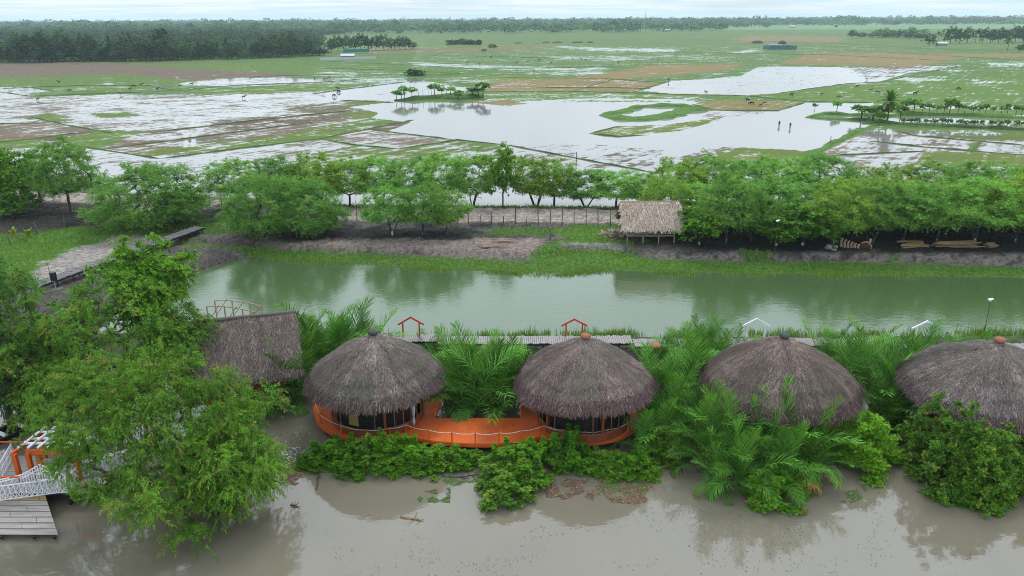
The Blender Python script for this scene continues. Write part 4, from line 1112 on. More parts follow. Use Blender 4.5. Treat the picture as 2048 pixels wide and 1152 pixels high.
def gate(label, px, py_base, py_top, w, mat, grp):
    b = P(px, py_base, 1.28); H_ = ZAT(px, py_top, b.y) - 1.28
    t = thing('gate_frame', label, 'gate', (b.x, b.y, 1.28), 0, grp)
    for s in (-1, 1):
        mb = MB(); mb.box((s * w / 2, 0, H_ * .34), (.12, .12, H_ * .68)); mb.build('post', mat, t)
        mb = MB(); mb.bar((s * (w / 2 + .42), 0, H_ * .60), (-s * .05, 0.004 * s, H_), .13, .13, (0, 1, 0)); mb.build('rafter', mat, t)
    return t
gate('red house-shaped gate frame behind the left deck hut', 823, 672, 634, 1.45, M_RED, 'gate frames on the canal walkway')
gate('red house-shaped gate frame behind the orange potted hut', 1148, 672, 638, 1.45, M_RED, 'gate frames on the canal walkway')
gate('white house-shaped gate frame behind the third hut', 1510, 676, 637, 1.6, M_WHITE, 'gate frames on the canal walkway')
gate('white house-shaped gate frame among palms beside the last hut', 1848, 680, 642, 1.6, M_WHITE, 'gate frames on the canal walkway')

# ---- unfinished arched footbridge rails behind the long house
b0 = P(470, 640, 1.1)
t = thing('footbridge', 'unfinished pale timber footbridge with arched rails by the canal', 'bridge', (b0.x, b0.y, 0), R(-6))
for s, dz in ((-.8, 0), (.8, .0)):
    pts = [Vector((x, s, 2.75 - .045 * (x + .9) ** 2)) for x in np.linspace(-2.2, 2.4, 9)]
    mb = MB(); mb.tube(pts, .055, 6); mb.build('handrail', M_TIMBER, t)
    for k in (0, 3, 6, 8):
        mb = MB(); mb.tube([pts[k] - Vector((0, 0, 1.75)), pts[k] + Vector((0, 0, .05))], .07, 6); mb.build('post', M_TIMBER, t)
    mb = MB()
    for k0, k1 in ((0, 2), (3, 5), (6, 8)): mb.bar(pts[k0] - Vector((0, 0, 1.5)), pts[k1] + Vector((.1, 0, .15)), .06)
    mb.build('brace', M_TIMBER, t)
mb = MB()
for x in np.linspace(-2.2, 2.4, 22): mb.box((x, 0, .95 - .045 * (x + .9) ** 2), (.17, 1.7, .05))
mb.tube([(-2, -.6, .85), (2.2, -.6, .55)], .08); mb.tube([(-2, .6, .85), (2.2, .6, .55)], .08)
mb.build('planking', M_TIMBER, t)
mb = MB(); mb.box((2.75, -.3, .9), (.28, .28, 1.5)); mb.bar((2.75, -.3, 1.5), (4.0, -.3, 1.35), .07); mb.bar((4.0, -.3, 1.35), (3.0, -.3, .3), .07); mb.build('end_post', M_TIMBER, t)

# ---- long boardwalk at the left
a = P(70, 570, 1.75); b = P(400, 453, 2.0); d = (b - a); L_ = Vector((d.x, d.y, 0)).length; ang = math.atan2(d.y, d.x)
t = thing('boardwalk', 'long raised dark-edged boardwalk crossing the muddy yard at left', 'boardwalk', ((a.x + b.x) / 2, (a.y + b.y) / 2, 0), ang)
rg = random.Random(9); mb = MB(); x = -L_ / 2
while x < L_ / 2:
    ww = rg.uniform(.15, .24); mb.box((x, rg.uniform(-.08, .08), 1.78 + (x / L_ + .5) * .2 + rg.uniform(-.02, .02)), (ww - .02, 1.7 + rg.uniform(-.15, .15), .06)); x += ww
mb.build('planking', mat_solid('wet_plank', (.18, .165, .16), (.085, .078, .076), 1.4, .55, (6, .5, 1), .3), t)
mb = MB()
for s in (-.8, .8): mb.bar((-L_ / 2, s, 1.62), (L_ / 2, s, 1.84), .1, .22)
k = -L_ / 2
while k < L_ / 2:
    for s in (-.75, .75): mb.tube([(k, s, .2), (k, s, 1.75)], .08, 6)
    k += 2.0
mb.build('understructure', M_PILE, t)
p = P(126, 556, 1.9)
t = thing('speaker_post', 'black box on a thin post standing at the near end of the boardwalk', 'box', (p.x - .2, p.y - 1.3, .9)); mb = MB(); mb.tube([(0, 0, 0), (0, 0, 1.2)], .05, 6); mb.build('post', M_GREYWOOD, t); mb = MB(); mb.box((0, 0, 1.6), (.5, .4, .85)); mb.box((0, -.21, 1.6), (.4, .02, .7)); mb.build('case', M_BLACK, t)
mb = MB(); mb.tube([(-.35, .1, .8), (-.4, .12, 2.9)], .025, 5); mb.build('rod', M_PILE, t)

# ---- orange pavilion mostly hidden behind the trees
c_ = P(118, 690, 1.0)
t = thing('orange_pavilion', 'orange-brown timber pavilion glimpsed behind the left trees', 'pavilion', (c_.x, c_.y, 0), R(12))
mb = MB(); mb.box((0, 0, .95), (6, 5, .2)); mb.build('floor', M_GREYWOOD, t)
mb = MB(); mb.box((0, 1.8, 2.0), (5.4, .14, 2.0)); mb.box((-2.7, 0, 1.6), (.14, 3.6, 1.2)); mb.build('wall', M_ORBROWN, t)
for sx in (-2.7, 0, 2.7):
    mb = MB(); mb.box((sx, -1.8, 2.2), (.2, .2, 2.4)); mb.build('post', M_ORBROWN, t)
mb = MB(); mb.bar((-2.8, -2.4, 1.9), (2.8, -2.4, 1.9), .08)
for sx in np.linspace(-2.8, 2.8, 22): mb.bar((sx, -2.4, 1.05), (sx, -2.4, 1.9), .05)
mb.build('railing', M_WHITE, t)
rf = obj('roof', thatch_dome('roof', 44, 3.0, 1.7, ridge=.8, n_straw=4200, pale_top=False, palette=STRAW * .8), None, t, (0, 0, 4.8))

# ---- jetty with pergola, white lattice rails and a plank ramp (bottom left)
jz = 1.0
A = P(-60, 985, jz); B = P(138, 985, jz); Dp = 4.2
ox, oy = B.x, B.y
t = thing('jetty', 'orange and white jetty with pergola beams and lattice railings beside the willow', 'jetty', (ox, oy, 0))
mb = MB(); y = .05
while y < Dp:
    mb.box((-4.6, y + .1, jz - .05), (13, .19, .09)); y += .21
mb.build('planking', M_DOCK, t)
mb = MB(); mb.box((-4.6, Dp / 2, jz - .25), (12.6, Dp - .3, .25)); 
for sx in np.linspace(-10.5, 1.5, 8):
    for sy in (.25, Dp - .25): mb.tube([(sx, sy, -1.2), (sx, sy, jz - .15)], .12, 6)
mb.build('understructure', M_BLACK, t)
def lattice(x0, x1, y0, y1, h, cap=True):
    """white rail panel: frame, uprights and crossed slats"""
    a_ = Vector((x0, y0, 0)); b_ = Vector((x1, y1, 0)); d_ = (b_ - a_); L_ = d_.length; d_.normalize(); mb = MB(); up = Vector((0, 0, 1))
    P_ = lambda s, z: a_ + d_ * s + up * (jz + z)
    mb.bar(P_(0, .08), P_(L_, .08), .05); mb.bar(P_(0, h - .04), P_(L_, h - .04), .05)
    n_ = max(2, int(L_ / .28)); st = L_ / n_
    for i in range(n_ + 1): mb.bar(P_(i * st, .05), P_(i * st, h), .04)
    nx_ = Vector((-d_.y, d_.x, 0)) * .03
    for i in range(n_):
        mb.bar(P_(i * st, .1) + nx_, P_((i + 1) * st, h * .55) + nx_, .035); mb.bar(P_((i + 1) * st, .1) - nx_, P_(i * st, h * .55) - nx_, .035)
        mb.bar(P_(i * st, h * .5) + nx_, P_((i + 1) * st, h - .06) + nx_, .035)
    return mb
for seg in ((-11, 0.03, -2.72, 0.03, 1.05), (.02, 0.03, 1.6, 0.03, 1.05), (-11, Dp - .05, -4.6, Dp - .05, 1.05), (-3.9, Dp - .05, -.3, Dp - .05, 1.1), (.1, Dp - .05, 1.6, Dp - .05, 1.05)):
    lattice(*seg).build('lattice_rail', M_WHITE, t)
lattice(-4.6, -5.8, .2, Dp - .1, 1.0).build('lattice_rail', M_WHITE, t)
mb = MB(); mb.bar((-11, .03, jz + 1.08), (-2.72, .03, jz + 1.08), .1, .05); mb.bar((-11, Dp - .05, jz + 1.08), (-4.6, Dp - .05, jz + 1.08), .1, .05); mb.build('orange_cap', M_ORANGE, t)
# gable panel over the ramp gate
mb = MB(); gx0, gx1 = -2.68, -.02; gm = (gx0 + gx1) / 2
gh = lambda x: 1.25 + .75 * (1 - abs(x - gm) / (gm - gx0)) ** 1.15
xs_ = np.linspace(gx0, gx1, 17)
for a_, b_ in zip(xs_[:-1], xs_[1:]):
    mb.bar((a_, -.05, jz + gh(a_)), (b_, -.05, jz + gh(b_)), .06); mb.bar((a_, -.05, jz + gh(a_) - .25), (b_, -.05, jz + gh(b_) - .25), .045)
for x in xs_: mb.bar((x, -.045, jz), (x, -.045, jz + gh(x)), .05)
for i in range(16):
    mb.bar((xs_[i], -.08, jz + .1), (xs_[i + 1], -.08, jz + .62), .04); mb.bar((xs_[i + 1], -.02, jz + .1), (xs_[i], -.02, jz + .62), .04)
mb.bar((gx0, -.06, jz + .06), (gx1, -.06, jz + .06), .06); mb.bar((gm - .3, -.09, jz + .95), (gm + .3, -.09, jz + .95), .05); mb.bar((gm - .25, -.09, jz + 1.35), (gm + .25, -.09, jz + 1.35), .05)
mb.build('gable_gate', M_WHITE, t)
# pergola posts and beams
for (sx, sy, h_) in ((-3.55, 1.1, 2.0), (-2.75, 1.15, 2.05), (-2.3, 1.4, 2.1), (.0, 1.3, 2.05), (-1.0, Dp - .35, 1.9), (-3.6, Dp - .35, 1.9), (.5, 2.4, 2.0)):
    mb = MB(); mb.box((0, 0, h_ / 2), (.24, .24, h_)); mb.build('pergola_post', M_ORANGE, t, loc=(sx, sy, jz))
mb = MB(); mb.bar((-3.7, 1.05, jz + 2.0), (-3.3, 3.9, jz + 2.05), .18, .2); mb.bar((-2.9, 1.25, jz + 2.05), (.5, 1.25, jz + 2.05), .14, .32); mb.bar((-3.3, 3.85, jz + 1.95), (.5, 3.85, jz + 1.95), .12, .2); mb.build('beam', M_ORANGE, t)
mb = MB()
for yy in (1.9, 2.5, 3.3): mb.bar((-3.3, yy, jz + 2.28), (.5, yy, jz + 2.28), .16, .08)
for i, sx in enumerate(np.linspace(-3.2, .4, 7)): mb.bar((sx - .1, 1.2, jz + 2.38), (sx + .15, 3.8, jz + 2.38), .13, .09)
mb.build('rafter', M_WHITE, t)
mb = MB(); mb.box((-2.4, 2.8, jz + .25), (1.4, .5, .5)); mb.build('bench', M_DOCK, t)
# ramp
q0 = P(-40, 990, .78); q1 = P(90, 990, .78); r0 = P(-70, 1070, .30); r1 = P(116, 1070, .30)
t = thing('plank_ramp', 'bleached plank landing ramp sloping from the jetty gate into the river', 'ramp', (r1.x, r1.y, 0))
mb = MB(); n_ = 7; mb2 = MB()
for i in range(n_):
    f0, f1 = i / n_, (i + 1) / n_ - .022
    la, lb = r0.lerp(q0, f0), r1.lerp(q1, f0); lc, ld = r1.lerp(q1, f1), r0.lerp(q0, f1)
    off = Vector((r1.x, r1.y, 0)); k = [.35, .62, .8, .48, .7, .3, .9][i]
    for s0, s1 in ((0, k - .003), (k + .003, 1)):
        v_ = [la.lerp(lb, s0) - off, la.lerp(lb, s1) - off, ld.lerp(lc, s1) - off, ld.lerp(lc, s0) - off]
        top_ = [x + Vector((0, 0, .05)) for x in v_]
        (mb2 if i == n_ - 1 else mb).add(v_ + top_, [(3, 2, 1, 0), (4, 5, 6, 7), (0, 1, 5, 4), (1, 2, 6, 5), (2, 3, 7, 6), (3, 0, 4, 7)])
mb.build('planking', M_DOCK, t); mb2.build('top_plank', M_YELWOOD, t)['label'] = 'yellow newer plank'
mb = MB(); off = Vector((r1.x, r1.y, 0)); 
for s in (.05, .4, .75, .97): mb.bar(r0.lerp(r1, s) - off - Vector((0, .1, .12)), q0.lerp(q1, s) - off - Vector((0, 0, .12)), .14, .16)
mb.build('understructure', M_BLACK, t)
# boat
b0 = P(-60, 905, .15); b1 = P(92, 838, .15); d = b1 - b0; L_ = d.length + 2; ang = math.atan2(d.y, d.x)
t = thing('rowing_boat', 'long black wooden boat with pale seat planks moored behind the jetty', 'boat', ((b0.x + b1.x) / 2 - .4, (b0.y + b1.y) / 2, 0), ang)
mb = MB(); ns = 15; secs = []
for i in range(ns):
    u = i / (ns - 1) * 2 - 1; w_ = .85 * (1 - abs(u) ** 3.2) + .05; sh = .35 * abs(u) ** 3
    secs.append([(u * L_ / 2, -w_, .42 + sh), (u * L_ / 2, -w_ * .8, -.12 + sh * .5), (u * L_ / 2, w_ * .8, -.12 + sh * .5), (u * L_ / 2, w_, .42 + sh), (u * L_ / 2, w_ - .07, .40 + sh), (u * L_ / 2, w_ * .72, .0 + sh * .5), (u * L_ / 2, -w_ * .72, .0 + sh * .5), (u * L_ / 2, -w_ + .07, .40 + sh)])
for s in secs: mb.V += s
for i in range(ns - 1):
    for k in range(8): mb.F.append((i * 8 + k, i * 8 + (k + 1) % 8, (i + 1) * 8 + (k + 1) % 8, (i + 1) * 8 + k))
mb.F.append(tuple(range(8))); mb.F.append(tuple((ns - 1) * 8 + k for k in reversed(range(8))))
mb.build('hull', M_BLACK, t)
for i in range(6):
    mb = MB(); mb.box((-2.9 + i * 1.35, 0, .40), (.32, 1.42, .05)); mb.build('seat', M_WHITE, t)

# ---- fences
M_WIRE = mat_solid('wire', (.12, .11, .10), (.08, .07, .065), 6, .7)
def fence(label, pxs, step, hmin, hmax, zg, seed, pale=.2, thick=1.3, rails=(.35, .75, 1.1)):
    pts = [P(a, b, zg) for a, b in pxs]; rg = random.Random(seed); t = thing('fence', label, 'fence', (pts[0].x, pts[0].y, 0)); off = Vector((pts[0].x, pts[0].y, 0)); line = []
    for a_, b_ in zip(pts[:-1], pts[1:]):
        n_ = max(1, int((b_ - a_).length / step)); line += [a_.lerp(b_, i / n_) for i in range(n_)]
    line.append(pts[-1]); tops = []
    for p in line:
        z0 = hz(p.x, p.y); h_ = rg.uniform(hmin, hmax); l1 = Vector((rg.uniform(-.12, .12), rg.uniform(-.1, .1), 0)); q = Vector((p.x, p.y, 0)) - off
        mb = MB(); r_ = rg.uniform(.035, .07) * thick; mb.tube([q + Vector((0, 0, z0 - .3)), q + l1 * .5 + Vector((0, 0, z0 + h_ * .5)), q + l1 + Vector((0, 0, z0 + h_))], [r_, r_ * .9, r_ * .7], 5)
        mb.build('post', M_BARKPALE if rg.random() < pale else M_FENCE, t); tops.append((q, z0))
    mb = MB()
    for (a_, za), (b_, zb) in zip(tops[:-1], tops[1:]):
        for hh in rails: mb.tube([a_ + Vector((0, 0, za + hh)), (a_ + b_) / 2 + Vector((0, 0, (za + zb) / 2 + hh - .05)), b_ + Vector((0, 0, zb + hh))], .012, 4, False)
    mb.build('wire_strand', M_WIRE, t)
fence('stick and wire fence along the dirt path across the canal', [(672, 441), (800, 445), (960, 447), (1100, 448), (1245, 450)], 1.5, 1.1, 2.9, 1.6, 3)
fence('stick and wire fence behind the long row of trees at right', [(1360, 451), (1600, 453), (1800, 455), (2060, 456)], 2.4, 1.2, 2.2, 1.6, 5)
fence('stick fence between the two round trees at left', [(385, 412), (420, 416), (470, 419), (540, 425), (660, 438)], 1.6, 1.4, 2.6, 1.6, 6)
fence('pale stick fence closing the muddy yard at the left edge', [(-30, 488), (20, 486), (75, 470), (130, 456), (190, 440), (212, 415)], 2.2, 1.5, 2.6, 1.2, 7, .8, 2.2)

# ---- lamp poles
def lamp(label, px, py, pt):
    b = G(px, py); H_ = ZAT(px, pt, b.y) - b.z
    t = thing('solar_lamp', label, 'lamp', b); mb = MB(); mb.tube([(0, 0, -.4), (.03, 0, H_ * .5), (0, 0, H_)], [.04, .03, .025], 6); mb.build('pole', M_FENCE, t)
    mb = MB(); mb.bar((-.2, 0, H_ + .02), (.2, 0, H_ + .1), .26, .08); mb.tube([(0, 0, H_ - .1), (-.12, -.15, H_ + .0)], .07, 6); mb.build('lamp_head', M_WHITE, t)
lamp('white-headed solar lamp on a pole by the canal beside the last hut', 1964, 682, 600)
lamp('white-headed solar lamp on a thin pole in front of the tree row', 1546, 528, 442)

# ---- log piles and stacked timber on the far bank
def log_pile(label, x0, x1, py, n_, seed, hgt_px):
    rg = random.Random(seed); a = G(x0, py); b = G(x1, py); L_ = (b - a).length
    t = thing('log_pile', label, 'log pile', ((a.x + b.x) / 2, a.y + .5, min(a.z, b.z)), 0, 'log piles on the far bank')
    for i in range(n_):
        ln = L_ * rg.uniform(.55, .98); lay = i // 4; sh = rg.uniform(-.5, .5) * (L_ - ln); r_ = rg.uniform(.09, .14)
        y = rg.uniform(-.7, .9); z = .14 + lay * .2; an = rg.uniform(-.09, .09)
        mb = MB(); mb.tube([(-ln / 2, 0, 0), (0, 0, rg.uniform(-.04, .06)), (ln / 2, 0, rg.uniform(-.05, .1))], [r_, r_ * .92, r_ * .8], 8); o_ = mb.build('log', M_LOG, t, (sh, y, z), an)
log_pile('small pile of barked logs, leftmost of the three by the canal', 1800, 1860, 497, 9, 2, 14)
log_pile('longest pile of barked logs on the far bank', 1868, 1976, 499, 15, 3, 14)
log_pile('short pile of barked logs at the end of the long pile', 1976, 2006, 497, 8, 4, 12)
b = G(1002, 492)
M_PINKWOOD = mat_solid('peeled_branch', (.36, .24, .19), (.22, .14, .11), 4, .85)
rg = random.Random(12)
for lab, dx, dy, nn_, ww_ in (('flat heap of peeled pinkish branches lying on the bare bank', .6, 1.3, 20, 4.0), ('smaller heap of peeled branches nearer the water on the bank', -1.2, -1.0, 16, 3.6)):
    t = thing('branch_heap', lab, 'branch heap', (b.x + dx, b.y + dy, hz(b.x + dx, b.y + dy))); mb = MB()
    for i in range(nn_):
        ln = ww_ * rg.uniform(.4, .9); a_ = rg.uniform(-.18, .18); c_ = Vector((rg.uniform(-.6, .6), rg.uniform(-.7, .7), rg.uniform(.05, .22))); d_ = Vector((math.cos(a_), math.sin(a_), 0)) * ln / 2
        mb.tube([c_ - d_, c_ + Vector((0, 0, rg.uniform(-.03, .06))), c_ + d_], [.06, .05, .025], 5)
    mb.build('branches', M_PINKWOOD, t)
# carved pieces lying beside the trees
b = G(1705, 497)
t = thing('carved_timber', 'row of tan curved timber slabs leaning on a dark red rounded trunk', 'carved timber', b)
M_TAN = mat_solid('tan_timber', (.42, .31, .20), (.28, .2, .12), 3, .8); M_MAROON = mat_solid('maroon_wood', (.085, .025, .018), (.05, .018, .014), 3, .8)
for i in range(6):
    mb = MB(); pts = [(0, 0, 0), (-.12, 0, .45), (-.1, 0, .85 - i * .06), (.1, 0, 1.15 - i * .10)]; mb.tube(pts, [.16, .15, .13, .09], 7); mb.build('slab', M_TAN, t, (-1.25 + i * .36, .3 - i * .13, -.05 + .05 * (5 - i) * .5), .2)
mb = MB(); mb.lathe([(.12, 0), (.55, .02), (.68, .35), (.55, .75), (.2, .95)], n=14, sq=(1.35, .8)); mb.build('trunk_block', M_MAROON, t, (1.35, -.1, -.05))
mb = MB(); mb.tube([(.75, -.5, .85), (1.4, -.52, 1.0), (2.05, -.5, .45), (2.0, -.5, .1), (1.2, -.55, .06)], .09, 6); mb.build('tan_rim', M_TAN, t)
b = G(1661, 500)
t = thing('rubble_heap', 'grey and green heap of broken sacks beside the tan carved timber', 'heap', b)
M_SACK = mat_solid('grey_sack', (.36, .34, .32), (.2, .19, .18), 5, .9); M_GSACK = mat_solid('green_sheet', (.06, .2, .11), (.05, .13, .08), 5, .7)
rg = random.Random(3)
for i in range(7):
    mb = MB(); mb.lathe([(.08, 0), (.26, .06), (.3, .22), (.18, .38), (.04, .42)], n=9, sq=(1.3, .9)); mb.build('sack', M_GSACK if i == 5 else M_SACK, t, (rg.uniform(-.8, .8), rg.uniform(-.4, .4), rg.uniform(-.05, .35)), rg.uniform(0, 3))

# terracotta pot on a pole among the palms
b = P(1305, 778, .2); H_ = ZAT(1305, 692, b.y)
t = thing('clay_pot', 'orange clay pot on a pole standing among the palms between two huts', 'pot', (b.x, b.y, 0)); mb = MB(); mb.tube([(0, 0, -.4), (0, 0, H_ - .1)], .05, 6); mb.build('pole', M_PILE, t)
mb = MB(); mb.lathe([(.1, -.22), (.36, -.14), (.5, 0), (.46, .12), (.3, .2), (.1, .22)], (0, 0, H_), 16); mb.build('pot', M_TERRA, t, smooth=True)

# ---- far plain: netted enclosure, earth mounds, sheds, mast
M_TEAL = mat_solid('teal_net', (.05, .20, .20), (.03, .13, .14), .8, .8); M_TIN = mat_solid('tin_roof', (.50, .52, .54), (.36, .38, .40), .6, .5)
a = P(1537, 99, 1); b = P(1592, 99, 1)
t = thing('net_enclosure', 'teal netted enclosure with a small tin shed standing in the far field', 'enclosure', ((a.x + b.x) / 2, a.y + 6, .9)); w_ = (b - a).length
mb = MB()
for s in (-1, 1): mb.box((0, s * 9, 1.5), (w_, .08, 3.0)); mb.box((s * w_ / 2, 0, 1.5), (.08, 17.9, 3.0))
mb.build('net', M_TEAL, t)
for x in np.linspace(-w_ / 2, w_ / 2, 7):
    mb = MB(); mb.tube([(x, -9.15, 0), (x, -9.15, 3.6)], .12, 5); mb.build('post', M_PILE, t)
mb = MB(); mb.box((-w_ * .2, 0, 1.8), (9, 6, 3.6)); mb.build('shed_wall', M_GREYWOOD, t)
mb = MB(); mb.bar((-w_ * .2 - 5, -1.8, 4.2), (-w_ * .2 + 5, -1.8, 4.2), 4.2, .15); mb.bar((-w_ * .2 - 5, 1.9, 4.25), (-w_ * .2 + 5, 1.9, 4.25), 4.2, .15); mb.build('shed_roof', M_TIN, t)
M_MOUND = mat_solid('earth_mound', (.075, .065, .06), (.045, .045, .035), .4, .95, bump=.5)
M_HAY = mat_solid('grass_mound', (.085, .13, .06), (.06, .09, .045), .4, .95, bump=.5)
def mound(label, x0, x1, y0, y1, mat):
    a = P(x0, y1, .9); b = P(x1, y1, .9); H_ = max(ZAT((x0 + x1) / 2, y0, a.y) - .9, .6); rr = (b - a).length / 2; mb = MB()
    mb.lathe([(rr, 0), (rr * .9, H_ * .4), (rr * .65, H_ * .78), (rr * .35, H_ * .97), (rr * .08, H_)], n=18, sq=(1, .6))
    o_ = mb.build('earth_mound', mat, None, ((a.x + b.x) / 2, a.y + rr * .6, .85), smooth=True); tag(o_, label, 'mound', 'mounds on the far plain')
mound('dark earth mound in the far field left of the netted enclosure', 1504, 1531, 81, 87, M_MOUND)
mound('dark earth mound standing behind the netted enclosure shed', 1557, 1576, 81, 88, M_MOUND)
mound('low green mound, leftmost of the row below the far wood', 1028, 1044, 84, 87, M_HAY)
mound('low green mound, second from the left below the far wood', 1083, 1101, 83, 86, M_HAY)
mound('broad green mound in the middle of the row below the far wood', 1105, 1126, 82, 86, M_HAY)
mound('low green mound, fourth from the left below the far wood', 1143, 1168, 82, 86, M_HAY)
mound('small green mound, rightmost of the row below the far wood', 1174, 1188, 82, 86, M_HAY)
def shed(label, x, y, w_px, h_px, roofm):
    b = P(x, y, .9); k = pxm(b.y); w_ = w_px / k; h_ = h_px / k * .62
    t = thing('shed', label, 'shed', b); mb = MB(); mb.box((0, w_ * .3, h_ / 2), (w_, w_ * .6, h_)); mb.build('wall', M_GREYWOOD, t)
    mb = MB(); mb.add([(-w_ * .58, -.1 * w_, h_), (w_ * .58, -.1 * w_, h_), (w_ * .58, w_ * .3, h_ * 1.6), (-w_ * .58, w_ * .3, h_ * 1.6), (w_ * .58, w_ * .7, h_), (-w_ * .58, w_ * .7, h_)], [(0, 1, 2, 3), (3, 2, 4, 5), (0, 3, 5), (1, 4, 2)]); mb.build('roof', roofm, t)
shed('tin roofed shed at the left wood edge below tall trees', 178, 118, 24, 9, M_TIN)
shed('white roofed building on the long wall at the left wood', 695, 118, 24, 10, M_TIN)
shed('tiny white roofed shed in front of the middle far wood', 800, 66, 7, 6, M_TIN)
shed('tiny white roofed shed before the right part of the far wood', 1335, 64, 8, 6, M_TIN)
shed('pale shed half hidden under the right-hand tree group', 1885, 92, 18, 8, M_TIN)
shed('small pale shed beside the far wood at right', 1585, 56, 8, 5, M_TIN)
a = P(640, 121, .9); b = P(752, 118, .9); mb = MB(); mb.bar((0, 0, .9), (b.x - a.x, b.y - a.y, .9), .4, 1.8)
tag(mb.build('field_wall', M_TIN, None, (a.x, a.y, .9)), 'long low pale wall beside the left wood', 'wall')
a = P(686, 105, .9); b = P(738, 104, .9); mb = MB(); mb.bar((0, 0, 1.2), (b.x - a.x, b.y - a.y, 1.2), .2, 2.6)
tag(mb.build('net_fence', M_TEAL, None, (a.x, a.y, .9)), 'teal net fence in front of the jutting group of trees', 'fence')
p = P(1290, 60, .9); p = Vector((p.x * 1.6, p.y * 1.6, 0)); H_ = ZAT(1290, 23, p.y)
t = thing('radio_mast', 'thin lattice mast rising above the far wood', 'mast', p); mb = MB()
for s in ((-1, -1), (1, -1), (0, 1)): mb.tube([(s[0] * 1.4, s[1] * 1.4, 0), (s[0] * .5, s[1] * .5, H_)], .35, 4)
mb.build('mast_leg', M_GREYWOOD, t); mb = MB()
for k in range(14):
    z_ = H_ * k / 14; w_ = 1.4 - .9 * k / 14; mb.bar((-w_, -w_, z_), (w_, -w_, z_ + H_ / 14), .22); mb.bar((w_, -w_, z_), (0, w_, z_ + H_ / 14), .22)
mb.build('brace', M_GREYWOOD, t)

# ================================================================== trees and plants
ORD = ['first', 'second', 'third', 'fourth', 'fifth', 'sixth', 'seventh', 'eighth', 'ninth', 'tenth', 'eleventh', 'twelfth', 'thirteenth', 'fourteenth', 'fifteenth', 'sixteenth', 'seventeenth', 'eighteenth', 'nineteenth', 'twentieth']
for t_ in ('twenty', 'thirty', 'forty', 'fifty'):
    if t_ != 'twenty': ORD.append({'thirty': 'thirtieth', 'forty': 'fortieth', 'fifty': 'fiftieth'}[t_])
    ORD += [t_ + '-' + o for o in ORD[:9]]
RGT = random.Random(77)

# ---- feathery acacia-like trees in the rows across the canal
AC = [grow_tree(100 + i, 7.5, 3.4, cb=.26, n_clumps=170, clump_r=.80, twigs=13, leaves=17, ll=.20, lw=.055, stems=s, base_r=.14, shell=.50, top=.28, droop=.10, up=.35, flat=.55, ldroop=.0, lump=.10, spread=.35, leafmat=m_, bark=M_BARK, fill=.62)
      for i, (s, m_) in enumerate(((1, M_ACACIA), (2, M_ACACIA), (3, M_ACACIAB), (1, M_ACACIAB), (2, M_ACACIA), (1, M_ACACIA)))]
BR_ = [grow_tree(140 + i, 7.5, 2.6, cb=.22, n_clumps=70, clump_r=.85, twigs=9, leaves=12, ll=.30, lw=.15, stems=1, base_r=.12, shell=.2, top=.45, droop=.2, up=.35, flat=.8, lump=.35, leafmat=m_, bark=M_BARK) for i, m_ in enumerate((M_BROAD, M_DARKTREE))]
M_WT = MB()
def lime_base(t, sc):
    mb = MB(); mb.tube([(0, 0, -.1), (0, 0, .55)], .12, 7); mb.build('limewashed_base', M_LIME, t, loc=(0, 0, 0))

def row_tree(label, x, yb, yt, hw, mesh, H0, R0, grp, lime=False, rz=None, name='acacia_tree', cat='tree', zg=None):
    b = G(x, yb, 1.3) if zg is None else P(x, yb, zg)
    Ht = ZAT(x, yt, b.y) - b.z; rw = hw / pxm(b.y, b.z)
    t = place_tree(name, label, cat, (b.x, b.y, b.z - .05), mesh, (rw / R0, rw / R0, Ht / H0), RGT.uniform(0, 6.28) if rz is None else rz, grp, (lambda t: lime_base(t, 1)) if lime else None)
    return t

back_l = [(478, 411, 315, 58), (560, 411, 310, 55), (636, 411, 300, 52), (700, 412, 314, 48), (762, 412, 306, 46), (820, 413, 312, 48), (885, 413, 303, 50), (945, 414, 303, 48), (1072, 414, 310, 50), (1108, 414, 316, 48), (1172, 415, 336, 46), (1232, 415, 334, 50), (1288, 416, 344, 44)]
for i, (x, yb, yt, hw) in enumerate(back_l):
    row_tree('feathery tree in the row just beyond the dirt path, %s from left' % ORD[i], x, yb, yt, hw * 1.12, AC[i % 6], 7.5, 3.4, 'trees along the far side of the dirt path')
row_tree('tall narrow darker tree rising above the row beyond the dirt path', 1006, 414, 280, 34, BR_[0], 7.5, 2.6, 'trees along the far side of the dirt path', name='broadleaf_tree')
back_r = [(1350, 417, 312, 60), (1418, 417, 305, 60), (1490, 417, 318, 62), (1556, 418, 306, 64), (1640, 418, 302, 64), (1722, 419, 330, 50), (1790, 419, 326, 60), (1860, 420, 320, 66), (1932, 420, 322, 62), (2002, 421, 322, 66), (2070, 421, 326, 60)]
for i, (x, yb, yt, hw) in enumerate(back_r):
    row_tree('feathery tree in the rear row of the right grove, %s from left' % ORD[i], x, yb, yt, hw, AC[(i * 5 + 2) % 6], 7.5, 3.4, 'trees of the right-hand grove')
mid_r = [(1338, 456, 352, 56), (1400, 457, 362, 58), (1470, 457, 355, 62), (1545, 458, 350, 62), (1622, 459, 362, 70), (1700, 459, 354, 66), (1780, 460, 356, 68), (1855, 460, 364, 68), (1932, 461, 354, 68), (2012, 461, 358, 66), (2085, 461, 360, 60)]
for i, (x, yb, yt, hw) in enumerate(mid_r):
    row_tree('feathery tree in the middle row of the right grove, %s from left' % ORD[i], x, yb, yt, hw, AC[(i * 7 + 3) % 6], 7.5, 3.4, 'trees of the right-hand grove')
front_r = [(1398, 489, 412, 50), (1452, 488, 392, 52), (1500, 486, 420, 44), (1552, 491, 418, 54), (1605, 491, 398, 62), (1668, 488, 404, 56), (1740, 486, 402, 60), (1806, 484, 408, 58), (1872, 486, 404, 64), (1948, 486, 398, 66), (2030, 486, 396, 64), (2090, 488, 400, 60)]
